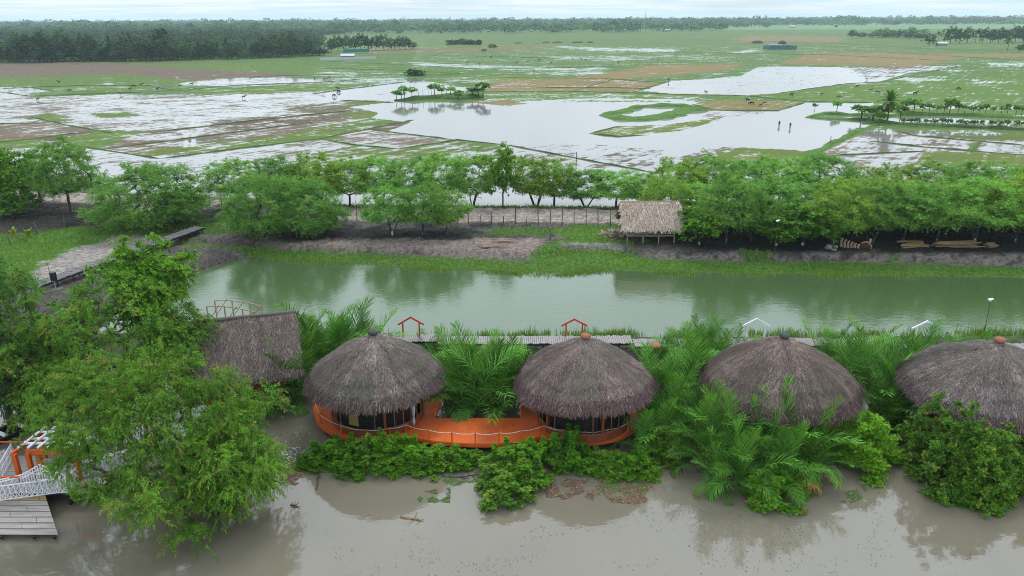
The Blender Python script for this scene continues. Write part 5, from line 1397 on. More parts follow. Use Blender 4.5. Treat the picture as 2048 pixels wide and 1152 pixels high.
for i, (x, yb, yt, hw) in enumerate(front_r):
    mm_ = BR_[0] if i in (0, 3, 4) else AC[(i * 5 + 1) % 6]; b_ = mm_ is BR_[0]
    yt = yt if b_ else yt - 48; hw = hw * (1 if b_ else 1.15)
    row_tree('limewashed-trunk tree in the front row of the right grove, %s from left' % ORD[i], x, yb, yt, hw, mm_, 7.5, 2.6 if b_ else 3.4, 'trees of the right-hand grove', True, name='broadleaf_tree' if b_ else 'acacia_tree')
for i, (x, yb, yt, hw) in enumerate([(785, 470, 366, 56), (846, 471, 364, 52), (893, 471, 372, 46)]):
    row_tree(['leftmost', 'middle', 'rightmost'][i] + ' of three small pale green trees on dark bare soil', x, yb, yt, hw, AC[[1, 0, 5][i]], 7.5, 3.4, 'three small trees on dark soil', True)
BIGA = grow_tree(171, 8.5, 6.0, cb=.10, n_clumps=380, clump_r=.95, twigs=13, leaves=18, ll=.22, lw=.062, fill=.6, stems=4, base_r=.2, shell=.55, top=.25, droop=.12, up=.3, flat=.6, ldroop=.05, lump=.10, spread=.3, leafmat=M_ACACIA)
BIGB = grow_tree(172, 8.5, 5.0, cb=.08, n_clumps=320, clump_r=.9, twigs=13, leaves=18, ll=.22, lw=.062, fill=.6, stems=3, base_r=.2, shell=.5, top=.28, droop=.12, up=.3, flat=.6, ldroop=.05, lump=.14, spread=.3, leafmat=M_ACACIA)
row_tree('big dense round tree standing alone beside the far end of the boardwalk', 303, 452, 318, 112, BIGA, 8.5, 6.0, 'big round trees on the far bank', rz=.5)
row_tree('smaller warm green tree growing against the lone big round tree', 352, 450, 368, 52, BR_[0], 7.5, 2.6, None, name='broadleaf_tree')
row_tree('big rounded tree at the canal corner, left of the two that touch', 528, 470, 342, 78, BIGB, 8.5, 5.0, 'big round trees on the far bank', rz=1.0)
row_tree('big rounded tree at the canal corner, right of the two that touch', 618, 470, 352, 72, BIGB, 8.5, 5.0, 'big round trees on the far bank', rz=3.4)
row_tree('bright leafy tree at the left edge above the muddy yard', 28, 428, 284, 56, BR_[0], 7.5, 2.6, None, name='broadleaf_tree')
row_tree('open leafy tree with slim trunk right of the leftmost yard tree', 142, 428, 274, 66, AC[0], 7.5, 3.4, None)
row_tree('dark leafy tree partly cut by the left picture edge above the yard', -26, 418, 276, 60, BR_[1], 7.5, 2.6, None, name='broadleaf_tree')
row_tree('low leafy tree filling in behind the two leftmost yard trees', 84, 412, 284, 48, BR_[0], 7.5, 2.6, None, name='broadleaf_tree')
row_tree('low bright shrub under the leftmost yard tree', 30, 436, 382, 42, BR_[0], 7.5, 2.6, None, name='shrub', cat='shrub')

# ---- the big trees in the left foreground
def wil(seed, H, Rc, n, mat, **k):
    a = dict(cb=.22, clump_r=1.0, twigs=13, leaves=25, ll=.22, lw=.055, stems=2, base_r=.26, shell=.5, top=.45, droop=.55, up=.15, flat=.75, ldroop=.5, lump=.22, spread=.2, leafmat=mat, hang=int(n * .35)); a.update(k)
    return grow_tree(seed, H, Rc, n_clumps=n, **a)
b = P(428, 1030, 0)
# crown box of the front willow measured in metres at its own distance
Hw = ZAT(330, 706, b.y)
place_tree('willow_tree', 'big drooping willow-like tree standing in the river beside the jetty', 'tree', (b.x, b.y, -.1), wil(201, Hw, 5.7, 290, M_WILLOW, lean=(-4.6, .8), cb=.10, top=.46, lump=.30, shell=.40, fill=.95, droop=.30, ldroop=.30, up=.3, clump_r=1.05), (1, .95, 1))
b2 = P(470, 1036, 0)
place_tree('willow_tree', 'slim drooping tree with dark stem in the river right of the big willow', 'tree', (b2.x, b2.y, -.1), wil(202, 6.6, 2.7, 90, M_WILLOW, cb=.25, stems=1, base_r=.16))
b3 = P(248, 860, 0); H3 = ZAT(248, 560, b3.y)
place_tree('feathery_tree', 'tall feathery tree behind the big willow, filling the space before the boardwalk', 'tree', (b3.x, b3.y, -.1), wil(203, H3, 5.8, 240, M_WILLOW, cb=.22, droop=.4, ldroop=.35, lump=.3, fill=1.1), (1, .9, 1))
b4 = P(330, 800, 0); H4 = ZAT(325, 466, b4.y)
place_tree('broadleaf_tree', 'bright leafy tree topping the left foreground clump, branch over the canal', 'tree', (b4.x, b4.y, -.1), grow_tree(204, H4, 3.3, cb=.45, n_clumps=120, clump_r=.95, twigs=9, leaves=13, ll=.34, lw=.17, stems=1, base_r=.2, shell=.25, top=.5, droop=.35, up=.3, lump=.42, leafmat=M_BROAD), (1.1, .9, 1), 2.2)
b5 = P(25, 860, 0); H5 = ZAT(25, 512, b5.y)
place_tree('feathery_tree', 'feathery green tree at the left picture edge below the muddy yard', 'tree', (b5.x, b5.y, -.1), wil(205, H5, 4.0, 170, M_FEATH, cb=.35, droop=.35, ldroop=.3, stems=1), (1, 1, 1))
b6 = P(20, 900, 0); H6 = ZAT(20, 705, b6.y)
place_tree('willow_tree', 'dark drooping tree at the left picture edge above the black boat', 'tree', (b6.x - .8, b6.y + 4.2, -.1), wil(206, H6, 3.4, 120, M_DARKTREE, cb=.3, stems=1), (1, 1, 1))
b7 = P(120, 905, 0); H7 = ZAT(120, 738, b7.y)
place_tree('willow_tree', 'small bright drooping tree between the boat and the big willow', 'tree', (b7.x, b7.y + 1.5, -.1), wil(207, H7, 2.4, 80, M_WILLOW, cb=.3, stems=1, base_r=.14), (1, 1, 1))
b8 = P(376, 830, 0)
place_tree('willow_tree', 'slender drooping tree between the big willow and the long thatched house', 'tree', (b8.x, b8.y, -.1), wil(208, ZAT(400, 612, b8.y), 2.6, 90, M_FEATH, cb=.3, stems=1, base_r=.14), (1, 1, 1))
print('tree H', Hw, H3, H4, H5, H6, H7)

# ---- nipa palms
FR_ = [frond_mesh(300 + i, L, a_, M_NIPA, n_leaf=29, leaf_l=1.35, leaf_w=.082, vee=v_, hang=h_) for i, (L, a_, v_, h_) in enumerate(((6.2, .7, .45, .25), (6.0, 1.0, .4, .35), (5.8, 1.35, .35, .45), (5.8, 1.7, .25, .6), (5.6, 2.0, .2, .7), (6.3, .45, .5, .2), (5.4, 2.3, .15, .8), (6.0, 1.2, .45, .4)))]
FDRY = frond_mesh(320, 4.8, 1.9, M_NIPADRY, n_leaf=38, hang=.8, vee=.1)
FC = {}
def frond_top(f):
    if f.data.name not in FC:
        v_ = np.empty(len(f.data.vertices) * 3, np.float32); f.data.vertices.foreach_get('co', v_); FC[f.data.name] = v_.reshape(-1, 3)
    m_ = np.array(f.rotation_euler.to_matrix()); return float((FC[f.data.name] @ m_[2]).max()) * f.scale[0]
def nipa(label, x, yb, yt, n_, seed, spread=1.0, dry=0, near=False, tilt0=.05):
    rg = random.Random(seed); b = P(x, yb, 0.0); Ht = ZAT(x, yt, b.y); s = 1.0; zt_ = []
    t = thing('nipa_palm', label, 'palm', (b.x, b.y, -.15), rg.uniform(0, 6.28), 'nipa palms around the huts')
    for i in range(n_):
        u = (i + .5) / n_; az = i * 2.39996 + rg.uniform(-.3, .3)
        tilt = tilt0 + (.62 * spread) * u ** .8 + rg.uniform(-.06, .08)
        k = [5, 0, 1, 7, 2, 2, 3, 4, 6][min(8, int(u * 8 * spread + rg.uniform(-.6, 1.2)))] if u > .08 else 5
        d_ = i >= n_ - dry
        sc_ = s * rg.uniform(.78, 1.05) * (1.02 - .22 * u)
        f = obj('frond', FDRY if d_ else FR_[k], None, t, (.16 * math.cos(az) * u, .16 * math.sin(az) * u, 0), None, (sc_,) * 3)
        f.rotation_euler = (Matrix.Rotation(az, 3, 'Z') @ Matrix.Rotation(tilt, 3, 'Y') @ Matrix.Rotation(rg.uniform(-.35, .35), 3, 'Z')).to_euler()
        zt_.append((f, frond_top(f)))
        if d_: f['label'] = 'withered yellow brown frond'
    k_s = (Ht + .15) / max(z for _, z in zt_); t.scale = ((.86 if near else 1.0) * (min(k_s, 1.25) if k_s > 1 else k_s ** .85),) * 2 + (k_s,)
    mb = MB(); mb.lathe([(.32, 0), (.26, .35), (.12, .7)], n=8); mb.build('stump', M_RACHIS, t)
    return t
NG = [('behind the left deck hut', [(600, 812, 668, 9, .9), (642, 760, 606, 10, .8), (562, 815, 712, 8, 1.2), (690, 742, 602, 9, .8), (742, 722, 616, 9, 1.0), (500, 822, 722, 9, 1.3), (545, 800, 740, 8, 1.3), (612, 735, 622, 9, .8), (668, 735, 618, 8, .8), (440, 815, 740, 7, 1.1), (720, 745, 632, 8, .9), (580, 770, 660, 8, .8), (606, 775, 645, 9, .8), (590, 745, 634, 8, .7)]),
      ('between the two deck huts', [(925, 800, 672, 9, .9), (985, 812, 684, 10, 1.0), (955, 790, 655, 10, .8), (898, 822, 700, 7, 1.0), (938, 836, 672, 8, .9), (992, 836, 676, 8, 1.0), (1028, 824, 684, 7, .9), (1020, 800, 664, 9, .8), (905, 770, 668, 8, .9), (960, 822, 742, 8, 1.3), (1005, 770, 660, 8, .9)]),
      ('between the second and third hut', [(1345, 842, 690, 10, .8), (1392, 815, 642, 9, .8), (1310, 838, 700, 9, .9), (1430, 760, 640, 8, .9), (1345, 750, 640, 9, .9), (1400, 735, 634, 8, .8), (1462, 730, 648, 7, .9), (1300, 770, 664, 8, 1.0), (1365, 880, 745, 9, .9), (1320, 890, 775, 8, 1.1)]),
      ('overhanging the river before the third hut', [(1285, 908, 800, 9, 1.35), (1400, 905, 770, 10, 1.1), (1455, 920, 762, 10, 1.0), (1520, 945, 772, 11, 1.0), (1580, 935, 768, 10, .95), (1612, 945, 790, 10, 1.1), (1482, 975, 830, 10, 1.25), (1560, 975, 835, 10, 1.2), (1622, 950, 850, 9, 1.2), (1420, 945, 815, 9, 1.3), (1535, 900, 790, 9, .9), (1440, 980, 870, 8, 1.4)]),
      ('between the third and last hut', [(1745, 815, 662, 9, .8), (1705, 780, 650, 9, .8), (1795, 830, 676, 10, .9), (1765, 850, 720, 9, 1.1), (1668, 725, 638, 8, .9), (1815, 770, 655, 8, .9), (1735, 740, 632, 9, .9), (1780, 745, 650, 8, .9), (1640, 735, 652, 7, 1.0), (1840, 740, 664, 7, 1.0)]),
      ('in the low canal row behind the right huts', [(1900, 705, 660, 7, 1.1), (1958, 706, 650, 6, 1.0), (1560, 700, 655, 7, 1.2), (1500, 712, 660, 7, 1.2), (1860, 720, 648, 8, 1.0)]),
      ('in the low row before the plank walkway', [(880, 712, 660, 8, 1.1), (915, 718, 668, 7, 1.2), (848, 705, 662, 6, 1.1)])]
k_ = 0
for gname, lst in NG:
    for i, (x, yb, yt, n_, sp) in enumerate(sorted(lst)):
        k_ += 1
        dry = 2 if (x, yb) in ((1622, 950), (1560, 975)) else 0
        nipa('nipa palm %s, %s from left' % (gname, ORD[i]) if not dry else 'nipa palm with withered yellow fronds %s' % ('at the river clump edge' if x == 1622 else 'in the middle of the river clump'), x, yb, yt, int(n_ * 1.35), 500 + k_, sp, dry, 'overhanging' in gname)

# ---- mangrove bushes
MG = [bush_mesh(600 + i, 1.15, 2.1, 72, .36, 12, 19, .125, .062, M_MANG, sprouts=6) for i in range(5)]
MGD = [bush_mesh(620 + i, 1.2, 1.9, 72, .36, 12, 19, .12, .06, M_MANGD, sprouts=4) for i in range(3)]
MGY = bush_mesh(640, 1.8, 3.3, 300, .48, 12, 16, .13, .06, M_MANGY)
MGB = [bush_mesh(650 + i, 2.5, 4.6, 260, .5, 12, 16, .15, .075, M_MANGD) for i in range(2)]
def bush(label, x, yb, wpx, hpx, mesh, R0, H0, seed, grp='mangrove bushes along the river edge', name='mangrove_bush'):
    v_ = np.empty(len(mesh.vertices) * 3, np.float32); mesh.vertices.foreach_get('co', v_); v_ = v_.reshape(-1, 3); R0 = float(np.percentile(np.abs(v_[:, 0]), 96)); H0 = float(np.percentile(v_[:, 2], 97))
    b = P(x, yb, 0); k = pxm(b.y, 0); s = wpx / 2 / k / R0; h_ = max(.35, ZAT(x, yb - hpx, b.y + R0 * s * .5) + .05) / H0
    t = thing(name, label, 'bush', (b.x, b.y + R0 * s * .5, -.1), seed * 1.7, grp, (s, s, h_))
    mb = MB(); rg = random.Random(seed)
    for i in range(5):
        a = rg.uniform(0, 6.28); mb.tube([(.1 * math.cos(a), .1 * math.sin(a), -.3), (.35 * R0 * math.cos(a), .35 * R0 * math.sin(a), H0 * .35), (.6 * R0 * math.cos(a), .6 * R0 * math.sin(a), H0 * .7)], [.05, .04, .02], 5)
    mb.build('stem', M_BARK, t); obj('foliage', mesh, None, t)
BL = [(618, 938, 56, 34), (650, 930, 62, 46), (688, 936, 74, 54), (712, 948, 70, 56), (742, 942, 74, 72), (778, 946, 70, 70), (812, 940, 74, 62), (846, 942, 72, 50), (878, 940, 74, 46), (908, 938, 60, 40), (936, 932, 52, 30), (962, 928, 50, 24), (1002, 950, 66, 48), (1040, 940, 70, 56), (1074, 946, 72, 60), (1108, 920, 56, 44), (1136, 938, 68, 74), (1174, 946, 72, 44), (1212, 948, 70, 42), (1248, 954, 66, 42), (1284, 956, 66, 48), (1010, 1012, 78, 60), (990, 985, 70, 52), (1050, 985, 70, 62), (1024, 960, 80, 66)]
for i, (x, y, w_, h_) in enumerate(BL):
    d_ = i in (8, 22) or 1 in (0,)
    if i < 21: lab = 'leafy mangrove bush below the orange deck, %s from left' % ORD[i]
    else: lab = ['yellowish mangrove bush at the tip of the spit reaching into the river', 'mangrove bush on the left flank of the spit into the river', 'mangrove bush on the right flank of the spit into the river', 'mangrove bush at the root of the spit into the river'][i - 21]
    bush(lab, x, y, w_ * 1.12, h_, (MGD[i % 3] if i in (4, 11, 12, 21, 22, 18) else MG[i % 5]), 1.15, 2.25, i + 3)
for i, (x, y, w_, h_, mm_, r0, h0, lab) in enumerate([(1736, 940, 132, 98, MGY, 1.8, 3.3, 'bright lime green round mangrove bush right of the river palm clump'), (1545, 1012, 96, 58, MG[1], 1.15, 2.25, 'dense low bush at the water below the river palm clump'), (1600, 990, 70, 40, MG[2], 1.15, 2.25, 'low bush under the withered yellow palm fronds'),
        (1684, 925, 60, 60, MGD[0], 1.2, 2.1, 'dark mangrove bush between the palm clump and the lime green bush'), (1815, 915, 70, 70, MGD[1], 1.2, 2.1, 'dark mangrove bush right of the lime green bush'), (1790, 862, 60, 64, MG[3], 1.15, 2.25, 'upright bush behind the lime green bush'), (1850, 945, 66, 58, MGD[2], 1.2, 2.1, 'dark low mangrove bush at the left foot of the big round mangrove'),
        (1918, 985, 150, 158, MGB[0], 2.5, 4.6, 'biggest round mangrove in front of the last hut'), (1978, 1005, 140, 132, MGB[1], 2.5, 4.6, 'big mangrove leaning over the water right of the biggest round one'), (2030, 985, 150, 120, MGB[0], 2.5, 4.6, 'big mangrove cut by the right picture edge'), (1884, 950, 84, 84, MGB[1], 2.5, 4.6, 'mangrove filling in left of the biggest round mangrove'),
        (1920, 1008, 80, 50, MG[0], 1.15, 2.25, 'bright low mangrove at the water below the biggest round one'), (1990, 1012, 80, 44, MG[4], 1.15, 2.25, 'low mangrove touching the water at right below the big ones'),
        (1300, 935, 66, 56, MG[2], 1.15, 2.25, 'bush under the left palms of the river clump'), (1345, 925, 70, 56, MGD[0], 1.2, 2.1, 'shaded bush at the foot of the river palm clump')]):
    bush(lab, x, y, w_, h_, mm_, r0, h0, 40 + i)

# ---- reeds and grass (uncountable)
def blades(name, pts, hmin, hmax, w, mat, seed, per=5, lean=.35):
    rng = np.random.default_rng(seed); pts = np.repeat(np.array(pts), per, 0); n_ = len(pts)
    b = pts + rng.normal(size=(n_, 3)) * np.array([.16, .16, 0]); h_ = rng.uniform(hmin, hmax, n_); a = rng.uniform(0, 6.28, n_)
    d = np.stack([np.cos(a), np.sin(a), np.zeros(n_)], 1); ln = rng.uniform(.05, lean, n_)
    s = np.stack([-np.sin(a), np.cos(a), np.zeros(n_)], 1) * w
    mid = b + d * (h_ * ln * .35)[:, None] + np.array([0, 0, 1]) * (h_ * .6)[:, None]; tip = b + d * (h_ * ln)[:, None] + np.array([0, 0, 1]) * h_[:, None]
    V = np.stack([b - s, b + s, mid + s * .8, mid - s * .8, mid - s * .8, mid + s * .8, tip + s * .1, tip - s * .1], 1).reshape(-1, 3)
    F = np.arange(len(V)).reshape(-1, 4); v = np.repeat(rng.uniform(0, 1, n_), 2)
    return tag(obj(name, np_mesh(name, V, F, {'v': ('FACE', v), 'w': ('FACE', v * 0)}, mat)), kind='stuff')
rng = np.random.default_rng(11)
# grass where the ground is painted grassy, on both sides of the canal
sel = np.nonzero((gy > 74) & (gy < 122) & (np.abs(gx) < 72) & (grass > .45))[0]
sel = sel[rng.uniform(size=len(sel)) < np.clip(1.4 * (grass[sel] - .2), 0, 1)]
print('grass pts', len(sel))
gp = np.stack([gx[sel], gy[sel], gz[sel]], 1) + rng.normal(size=(len(sel), 3)) * np.array([.2, .16, 0])
blades('grass', gp, .10, .30, .035, M_GRASS, 12, 4)
# tall waterside grass along both canal edges
xx = rng.uniform(-36, 66, 5200); yy = C_far0(xx) + rng.normal(size=5200) * .45 - .1; keep = fbm(xx * .22, yy * 0, 91) + rng.normal(size=5200) * .08 > .54
blades('reed', np.stack([xx, yy, np.zeros_like(xx) - .05], 1)[keep], .15, .5, .028, M_REED, 13, 4)
xx = rng.uniform(-34, 50, 5200); yy = 66.3 + rng.normal(size=5200) * .55; keep = fbm(xx * .3, yy * 0, 95) + rng.normal(size=5200) * .12 > .62
blades('reed', np.stack([xx, yy, np.zeros_like(xx) - .05], 1)[keep], .2, .8, .03, M_REED, 14, 4)

# ================================================================== far woods
def far_proto(seed, H, Rc, n, q, palm=False):
    return grow_tree(seed, H, Rc, cb=.18, n_clumps=n, clump_r=Rc * .30, twigs=6, leaves=7, ll=q, lw=q * .62, stems=1, base_r=.35, shell=.35, top=.5, droop=.15, up=.4, lump=.35, leafmat=M_FARTREE, bark=M_PILE, fill=.8)
FT = [far_proto(700, 17, 7.5, 60, 1.1), far_proto(701, 19, 6.4, 56, 1.1), far_proto(702, 15, 8.6, 60, 1.2), far_proto(703, 22, 5.6, 56, 1.1)]
FTS = [(17, 6.0), (19, 5.2), (15, 6.8), (22, 5.0)]
# coconut / date palm: trunk and a head of arching fronds
PF = [frond_mesh(720 + i, 4.6, a_, M_FARTREE, n_leaf=20, leaf_l=1.0, leaf_w=.22, vee=.1, hang=.6) for i, a_ in enumerate((1.0, 1.5, 2.0))]
DPF = [frond_mesh(730 + i, 3.6, a_, M_NIPA, n_leaf=30, leaf_l=.75, leaf_w=.10, vee=.25, hang=.3) for i, a_ in enumerate((.7, 1.2, 1.8))]
def palm(name, label, loc, H, fr, n_, seed, grp=None, s=1.0, lean=.08, tmat=None, fan=1.35):
    rg = random.Random(seed); t = thing(name, label, 'palm', loc, rg.uniform(0, 6.28), grp, s); mb = MB()
    mb.tube([(0, 0, -.3), (H * lean * .4, 0, H * .5), (H * lean, 0, H)], [.26, .19, .16], 7); mb.build('trunk', tmat or M_BARK, t)
    for i in range(n_):
        u = (i + .5) / n_; az = i * 2.39996; f = obj('frond', fr[min(2, int(u * 3))], None, t, (H * lean, 0, H - .1))
        f.rotation_euler = (Matrix.Rotation(az, 3, 'Z') @ Matrix.Rotation(.1 + fan * u, 3, 'Y')).to_euler(); k = rg.uniform(.8, 1.1); f.scale = (k, k, k)
    return t
WG = 'trees along the front edge of the left wood'
RGW = random.Random(31); lst = []
for x in np.arange(-20, 650, 13.5):
    yb = np.interp(x, [-20, 200, 400, 520, 650], [126.5, 124.5, 121, 118, 113]) - RGW.uniform(0, 3.2)
    top = np.interp(x, [0, 60, 110, 160, 230, 300, 325, 345, 420, 500, 560, 600, 650], [84, 72, 62, 66, 70, 76, 52, 74, 82, 76, 58, 72, 80]) + RGW.uniform(-9, 22)
    lst.append((float(x) + RGW.uniform(-4, 4), yb, top))
ft_i = 0
for i, (x, yb, yt) in enumerate(sorted(lst)):
    b = P(x, yb, .9); Ht = ZAT(x, yt, b.y) - .9
    if 318 < x < 332: k = 3; yt = 52
    else: k = RGW.choice((0, 1, 2, 0, 2))
    if i % 4 == 2 or (430 < x < 560 and i % 2):
        palm('coconut_palm', 'palm at the front edge of the left wood, %s tree from left' % ORD[i], b, Ht * .72, PF, 15, 900 + i, WG, 1.0, RGW.uniform(-.1, .1))
    else:
        s = RGW.choice((.6, .75, .9, 1.0, 1.3, 1.6)); place_tree('wood_tree', 'dark tree at the front edge of the left wood, %s from left' % ORD[i], 'tree', b, FT[k], (s, s, Ht / FTS[k][0]), RGW.uniform(0, 6), WG)
for i, (x, yb, yt) in enumerate([(664, 106, 78), (676, 103, 72), (692, 102, 70), (708, 102, 74), (722, 101, 68), (738, 101, 74), (752, 101, 72), (768, 101, 70), (784, 100, 76), (800, 100, 73), (812, 99, 74), (826, 99, 84)]):
    b = P(x, yb, .9); Ht = ZAT(x, yt, b.y) - .9; k = (0, 2, 1)[i % 3]; s = RGW.uniform(.65, .85)
    place_tree('wood_tree', 'tree in the wedge of wood jutting into the fields, %s from left' % ORD[i], 'tree', b, FT[k], (s, s, Ht / FTS[k][0]), RGW.uniform(0, 6), 'trees of the wedge jutting into the fields')
rt = [(1704, 77, 60), (1722, 76, 65), (1740, 75, 66), (1758, 75, 64), (1776, 76, 66), (1796, 76, 62), (1818, 77, 66), (1838, 78, 68), (1858, 92, 66), (1876, 90, 62), (1900, 88, 54), (1918, 87, 58), (1934, 86, 55), (1950, 86, 58), (1964, 86, 54), (1980, 86, 60), (1996, 86, 56), (2012, 86, 60), (2030, 85, 52), (2046, 85, 54), (2062, 85, 52)]
for i, (x, yb, yt) in enumerate(rt):
    b = P(x, yb, .9); Ht = ZAT(x, yt, b.y) - .9; k = (0, 2, 1)[i % 3]; s = RGW.uniform(.75, 1.0)
    if i in (9, 13): palm('coconut_palm', 'coconut palm in the right-hand far tree group, %s from left' % ORD[i], b, Ht * .75, PF, 15, 950 + i, 'trees of the far group at right')
    else: place_tree('wood_tree', 'tree of the far group at the right, %s from left' % ORD[i], 'tree', b, FT[k], (s, s, Ht / FTS[k][0]), RGW.uniform(0, 6), 'trees of the far group at right')
for x, yb, yt, s_, lab in ((985, 98, 88, .5, 'lone round shrub in the far field right of the square hedge'), (2015, 101, 80, 0, ''), (2042, 104, 88, .45, 'round bush at the right picture edge beside the lone palm'), (825, 152, 138, .4, 'dark shrub on the dike above the little island'), (838, 152, 140, .35, 'dark shrub touching another on the dike above the island'), (926, 88, 77, .5, 'small tree rising above the square hedge'), (1672, 56, 50, .5, 'small tree standing in the far field before the wood'), (968, 103, 98, .3, 'tiny low shrub left of the lone round shrub')):
    b = P(x, yb, .9); Ht = ZAT(x, yt, b.y) - .9
    if s_: place_tree('shrub', lab, 'shrub', b, (None, FT[2][1]), (s_, s_, Ht / 15), x, None)
    else: palm('date_palm', 'lone palm standing in the far field at the right edge', b, Ht * .8, PF, 16, 3, None)
# square hedge in the far field: one thing
b = P(927, 90, .9); b0 = P(893, 90, .9); b1 = P(962, 90, .9)
rng = np.random.default_rng(4); C = np.stack([rng.uniform(b0.x - b.x, b1.x - b.x, 260), rng.uniform(0, 14, 260), rng.uniform(.3, 4.2, 260)], 1)
t = thing('hedge', 'long square-cut dark hedge standing in the far green field', 'hedge', b); obj('foliage', leaf_mesh('foliage', *sprays(C, C * np.array([1, 1, .2]), rng, 1.3, 5, 6, 1.1, .7), M_FARTREE), None, t)

def forest_mass(name, pts, H, Rc, nq, q, seed):
    rng = np.random.default_rng(seed); n_ = len(pts); Hh = H * rng.choice([.6, .75, .9, 1.0, 1.15, 1.45], n_, p=[.2, .25, .25, .15, .1, .05]) * (.75 + .5 * vnoise(pts[:, 0] * .012, pts[:, 1] * .006, seed)); Rr = Rc * rng.uniform(.7, 1.25, n_)
    D = nrm(rng.normal(size=(n_, nq, 3))); D[..., 2] = np.where(rng.uniform(size=(n_, nq)) < .72, np.abs(D[..., 2]), D[..., 2]); rr = rng.uniform(.7, 1.02, (n_, nq, 1))
    c = np.empty((n_, nq, 3)); c[..., :2] = pts[:, None, :2] + D[..., :2] * rr * Rr[:, None, None]; c[..., 2] = pts[:, None, 2] + Hh[:, None] * (.56 + .44 * D[..., 2] * rr[..., 0])
    Dj = nrm(D * 1.0 + np.array([0, 0, .35]) + rng.normal(size=D.shape) * .35); d = nrm(np.cross(Dj, rng.normal(size=D.shape))); s = np.cross(Dj, d); l = q * rng.uniform(.6, 1.3, (n_, nq, 1)); w = l * .4
    V = np.stack([c - d * l * .5, c + s * w, c + d * l * .5, c - s * w], 2).reshape(-1, 3)
    v = np.clip(rng.uniform(0, 1, (n_, 1)) ** 1.4 * .6 + rng.uniform(0, .4, (n_, nq)), 0, 1).ravel()
    return tag(obj(name, leaf_mesh(name, V, v, np.repeat(rng.uniform(0, 1, n_), nq), M_FARTREE)), kind='stuff')
rng = np.random.default_rng(8)
def scatter(n_, y0, y1, x_px, ok, jit=True):
    Y = 1 / rng.uniform(1 / y1, 1 / y0, n_) if jit else rng.uniform(y0, y1, n_)
    Y = np.sqrt(rng.uniform(y0 ** 2, y1 ** 2, n_)) if y1 < 1700 else Y
    X = rng.uniform(x_px[0], x_px[1], n_) / FPX * Y * 1.06
    pts = np.stack([X, Y, np.full(n_, .8)], 1); a, b_ = project(pts); k = ok(a, b_); return pts[k]
edgeL = lambda a: np.interp(a, [-200, 0, 200, 400, 520, 640, 690, 700], [125, 124.5, 122.5, 119, 116, 110, 100, 60])
okL = lambda a, y: (y < edgeL(a)) & ~((a > 640) & (y > 70))
forest_mass('far_wood', scatter(1300, 550, 880, (-1250, -280), okL), 7.0, 7.0, 170, 1.4, 1)
forest_mass('far_wood', scatter(2600, 860, 1500, (-1250, -280), okL), 10.0, 9.5, 110, 2.1, 9)
edgeM = lambda a: np.interp(a, [-400, 600, 640, 1000, 1340, 1348, 1452, 1456, 1540, 1550, 1800, 2300], [75, 70, 68.5, 67.5, 65.5, 64, 63, 58.5, 57.5, 53.5, 51.5, 49])
forest_mass('far_wood', scatter(5000, 1250, 3200, (-1250, 1250), lambda a, y: y < edgeM(a)), 16, 11, 60, 3.4, 2)
forest_mass('far_wood', scatter(6500, 2600, 8500, (-1250, 1250), lambda a, y: y < edgeM(a)), 19, 18, 24, 8.0, 3)
# rough growth at the foot of the left wood
forest_mass('undergrowth', scatter(1300, 525, 620, (-1200, -330), lambda a, y: (y < edgeL(a) + 1.0) & (y > edgeL(a) - 6)), 5.0, 3.0, 34, 1.3, 5)
# thin tree line in the right far field
forest_mass('tree_line', scatter(3000, 1000, 1500, (650, 1250), lambda a, y: (a > 1690) & (a < 1850) & (y < 77) & (y > 74)), 9, 5, 34, 2.5, 6)

# ---- little island and dike saplings
SAP = [grow_tree(760 + i, 4.5, 1.25, cb=.52, n_clumps=22, clump_r=.5, twigs=7, leaves=9, ll=.34, lw=.2, stems=1, base_r=.09, shell=.2, top=.5, leafmat=M_ACACIA if i < 2 else M_BROAD, bark=M_BARK) for i in range(4)]
IS = [(793, 200, 179, 10), (803, 199, 183, 9), (809, 198, 171, 9), (824, 196, 174, 10), (869, 193, 166, 12), (884, 192, 175, 8), (901, 192, 173, 10), (912, 193, 180, 6), (922, 193, 180, 6), (917, 199, 185, 10), (945, 193, 175, 11), (957, 193, 176, 12), (966, 194, 165, 13)]
for i, (x, yb, yt, hw) in enumerate(IS):
    b = P(x, yb, 1.6); Ht = ZAT(x, yt, b.y) - 1.6; k = pxm(b.y); s = hw / k / 1.3
    place_tree('sapling', 'small thin-stemmed tree on the little lake island, %s from left' % ORD[i], 'tree', b, SAP[(i % 2) if i < 10 else 2 + i % 2], (s, s, Ht / 4.5), i * 1.3, 'small trees on the lake island')
for i, x in enumerate((837, 846, 858, 863, 893)):
    b = P(x, 196 - i * .6, 1.5); mb = MB(); mb.tube([(0, 0, -.3), (.05, 0, 1.4), (0, 0, 2.6)], .06, 5); o_ = mb.build('stake', M_FENCE, None, b); tag(o_, 'thin bare stake on the little lake island, %s from left' % ORD[i], 'stake', 'stakes on the lake island')
b = P(1774, 244, 1.2); H_ = ZAT(1774, 205, b.y) - 1.2
t = palm('date_palm', 'date palm with drooping orange fruit stalks on the dike at right', b, H_, DPF, 30, 21, None, 1.0, .10, M_BARK, 1.75)
M_FRUIT = mat_solid('orange_fruit_stalk', (.42, .19, .03), (.3, .13, .02), 3, .7); mb = MB(); rg = random.Random(2)
for i in range(9):
    a_ = i * .7; p0 = Vector((H_ * .10, 0, H_ - .3))
    for j in range(7):
        q = Vector((math.cos(a_ + rg.uniform(-.3, .3)) * rg.uniform(.6, 1.2), math.sin(a_ + rg.uniform(-.3, .3)) * rg.uniform(.6, 1.2), -rg.uniform(.6, 1.7))); mb.tube([p0, p0 + q * .5 + Vector((0, 0, .3)), p0 + q], [.05, .04, .03], 4)
mb.build('fruit_stalk', M_FRUIT, t)
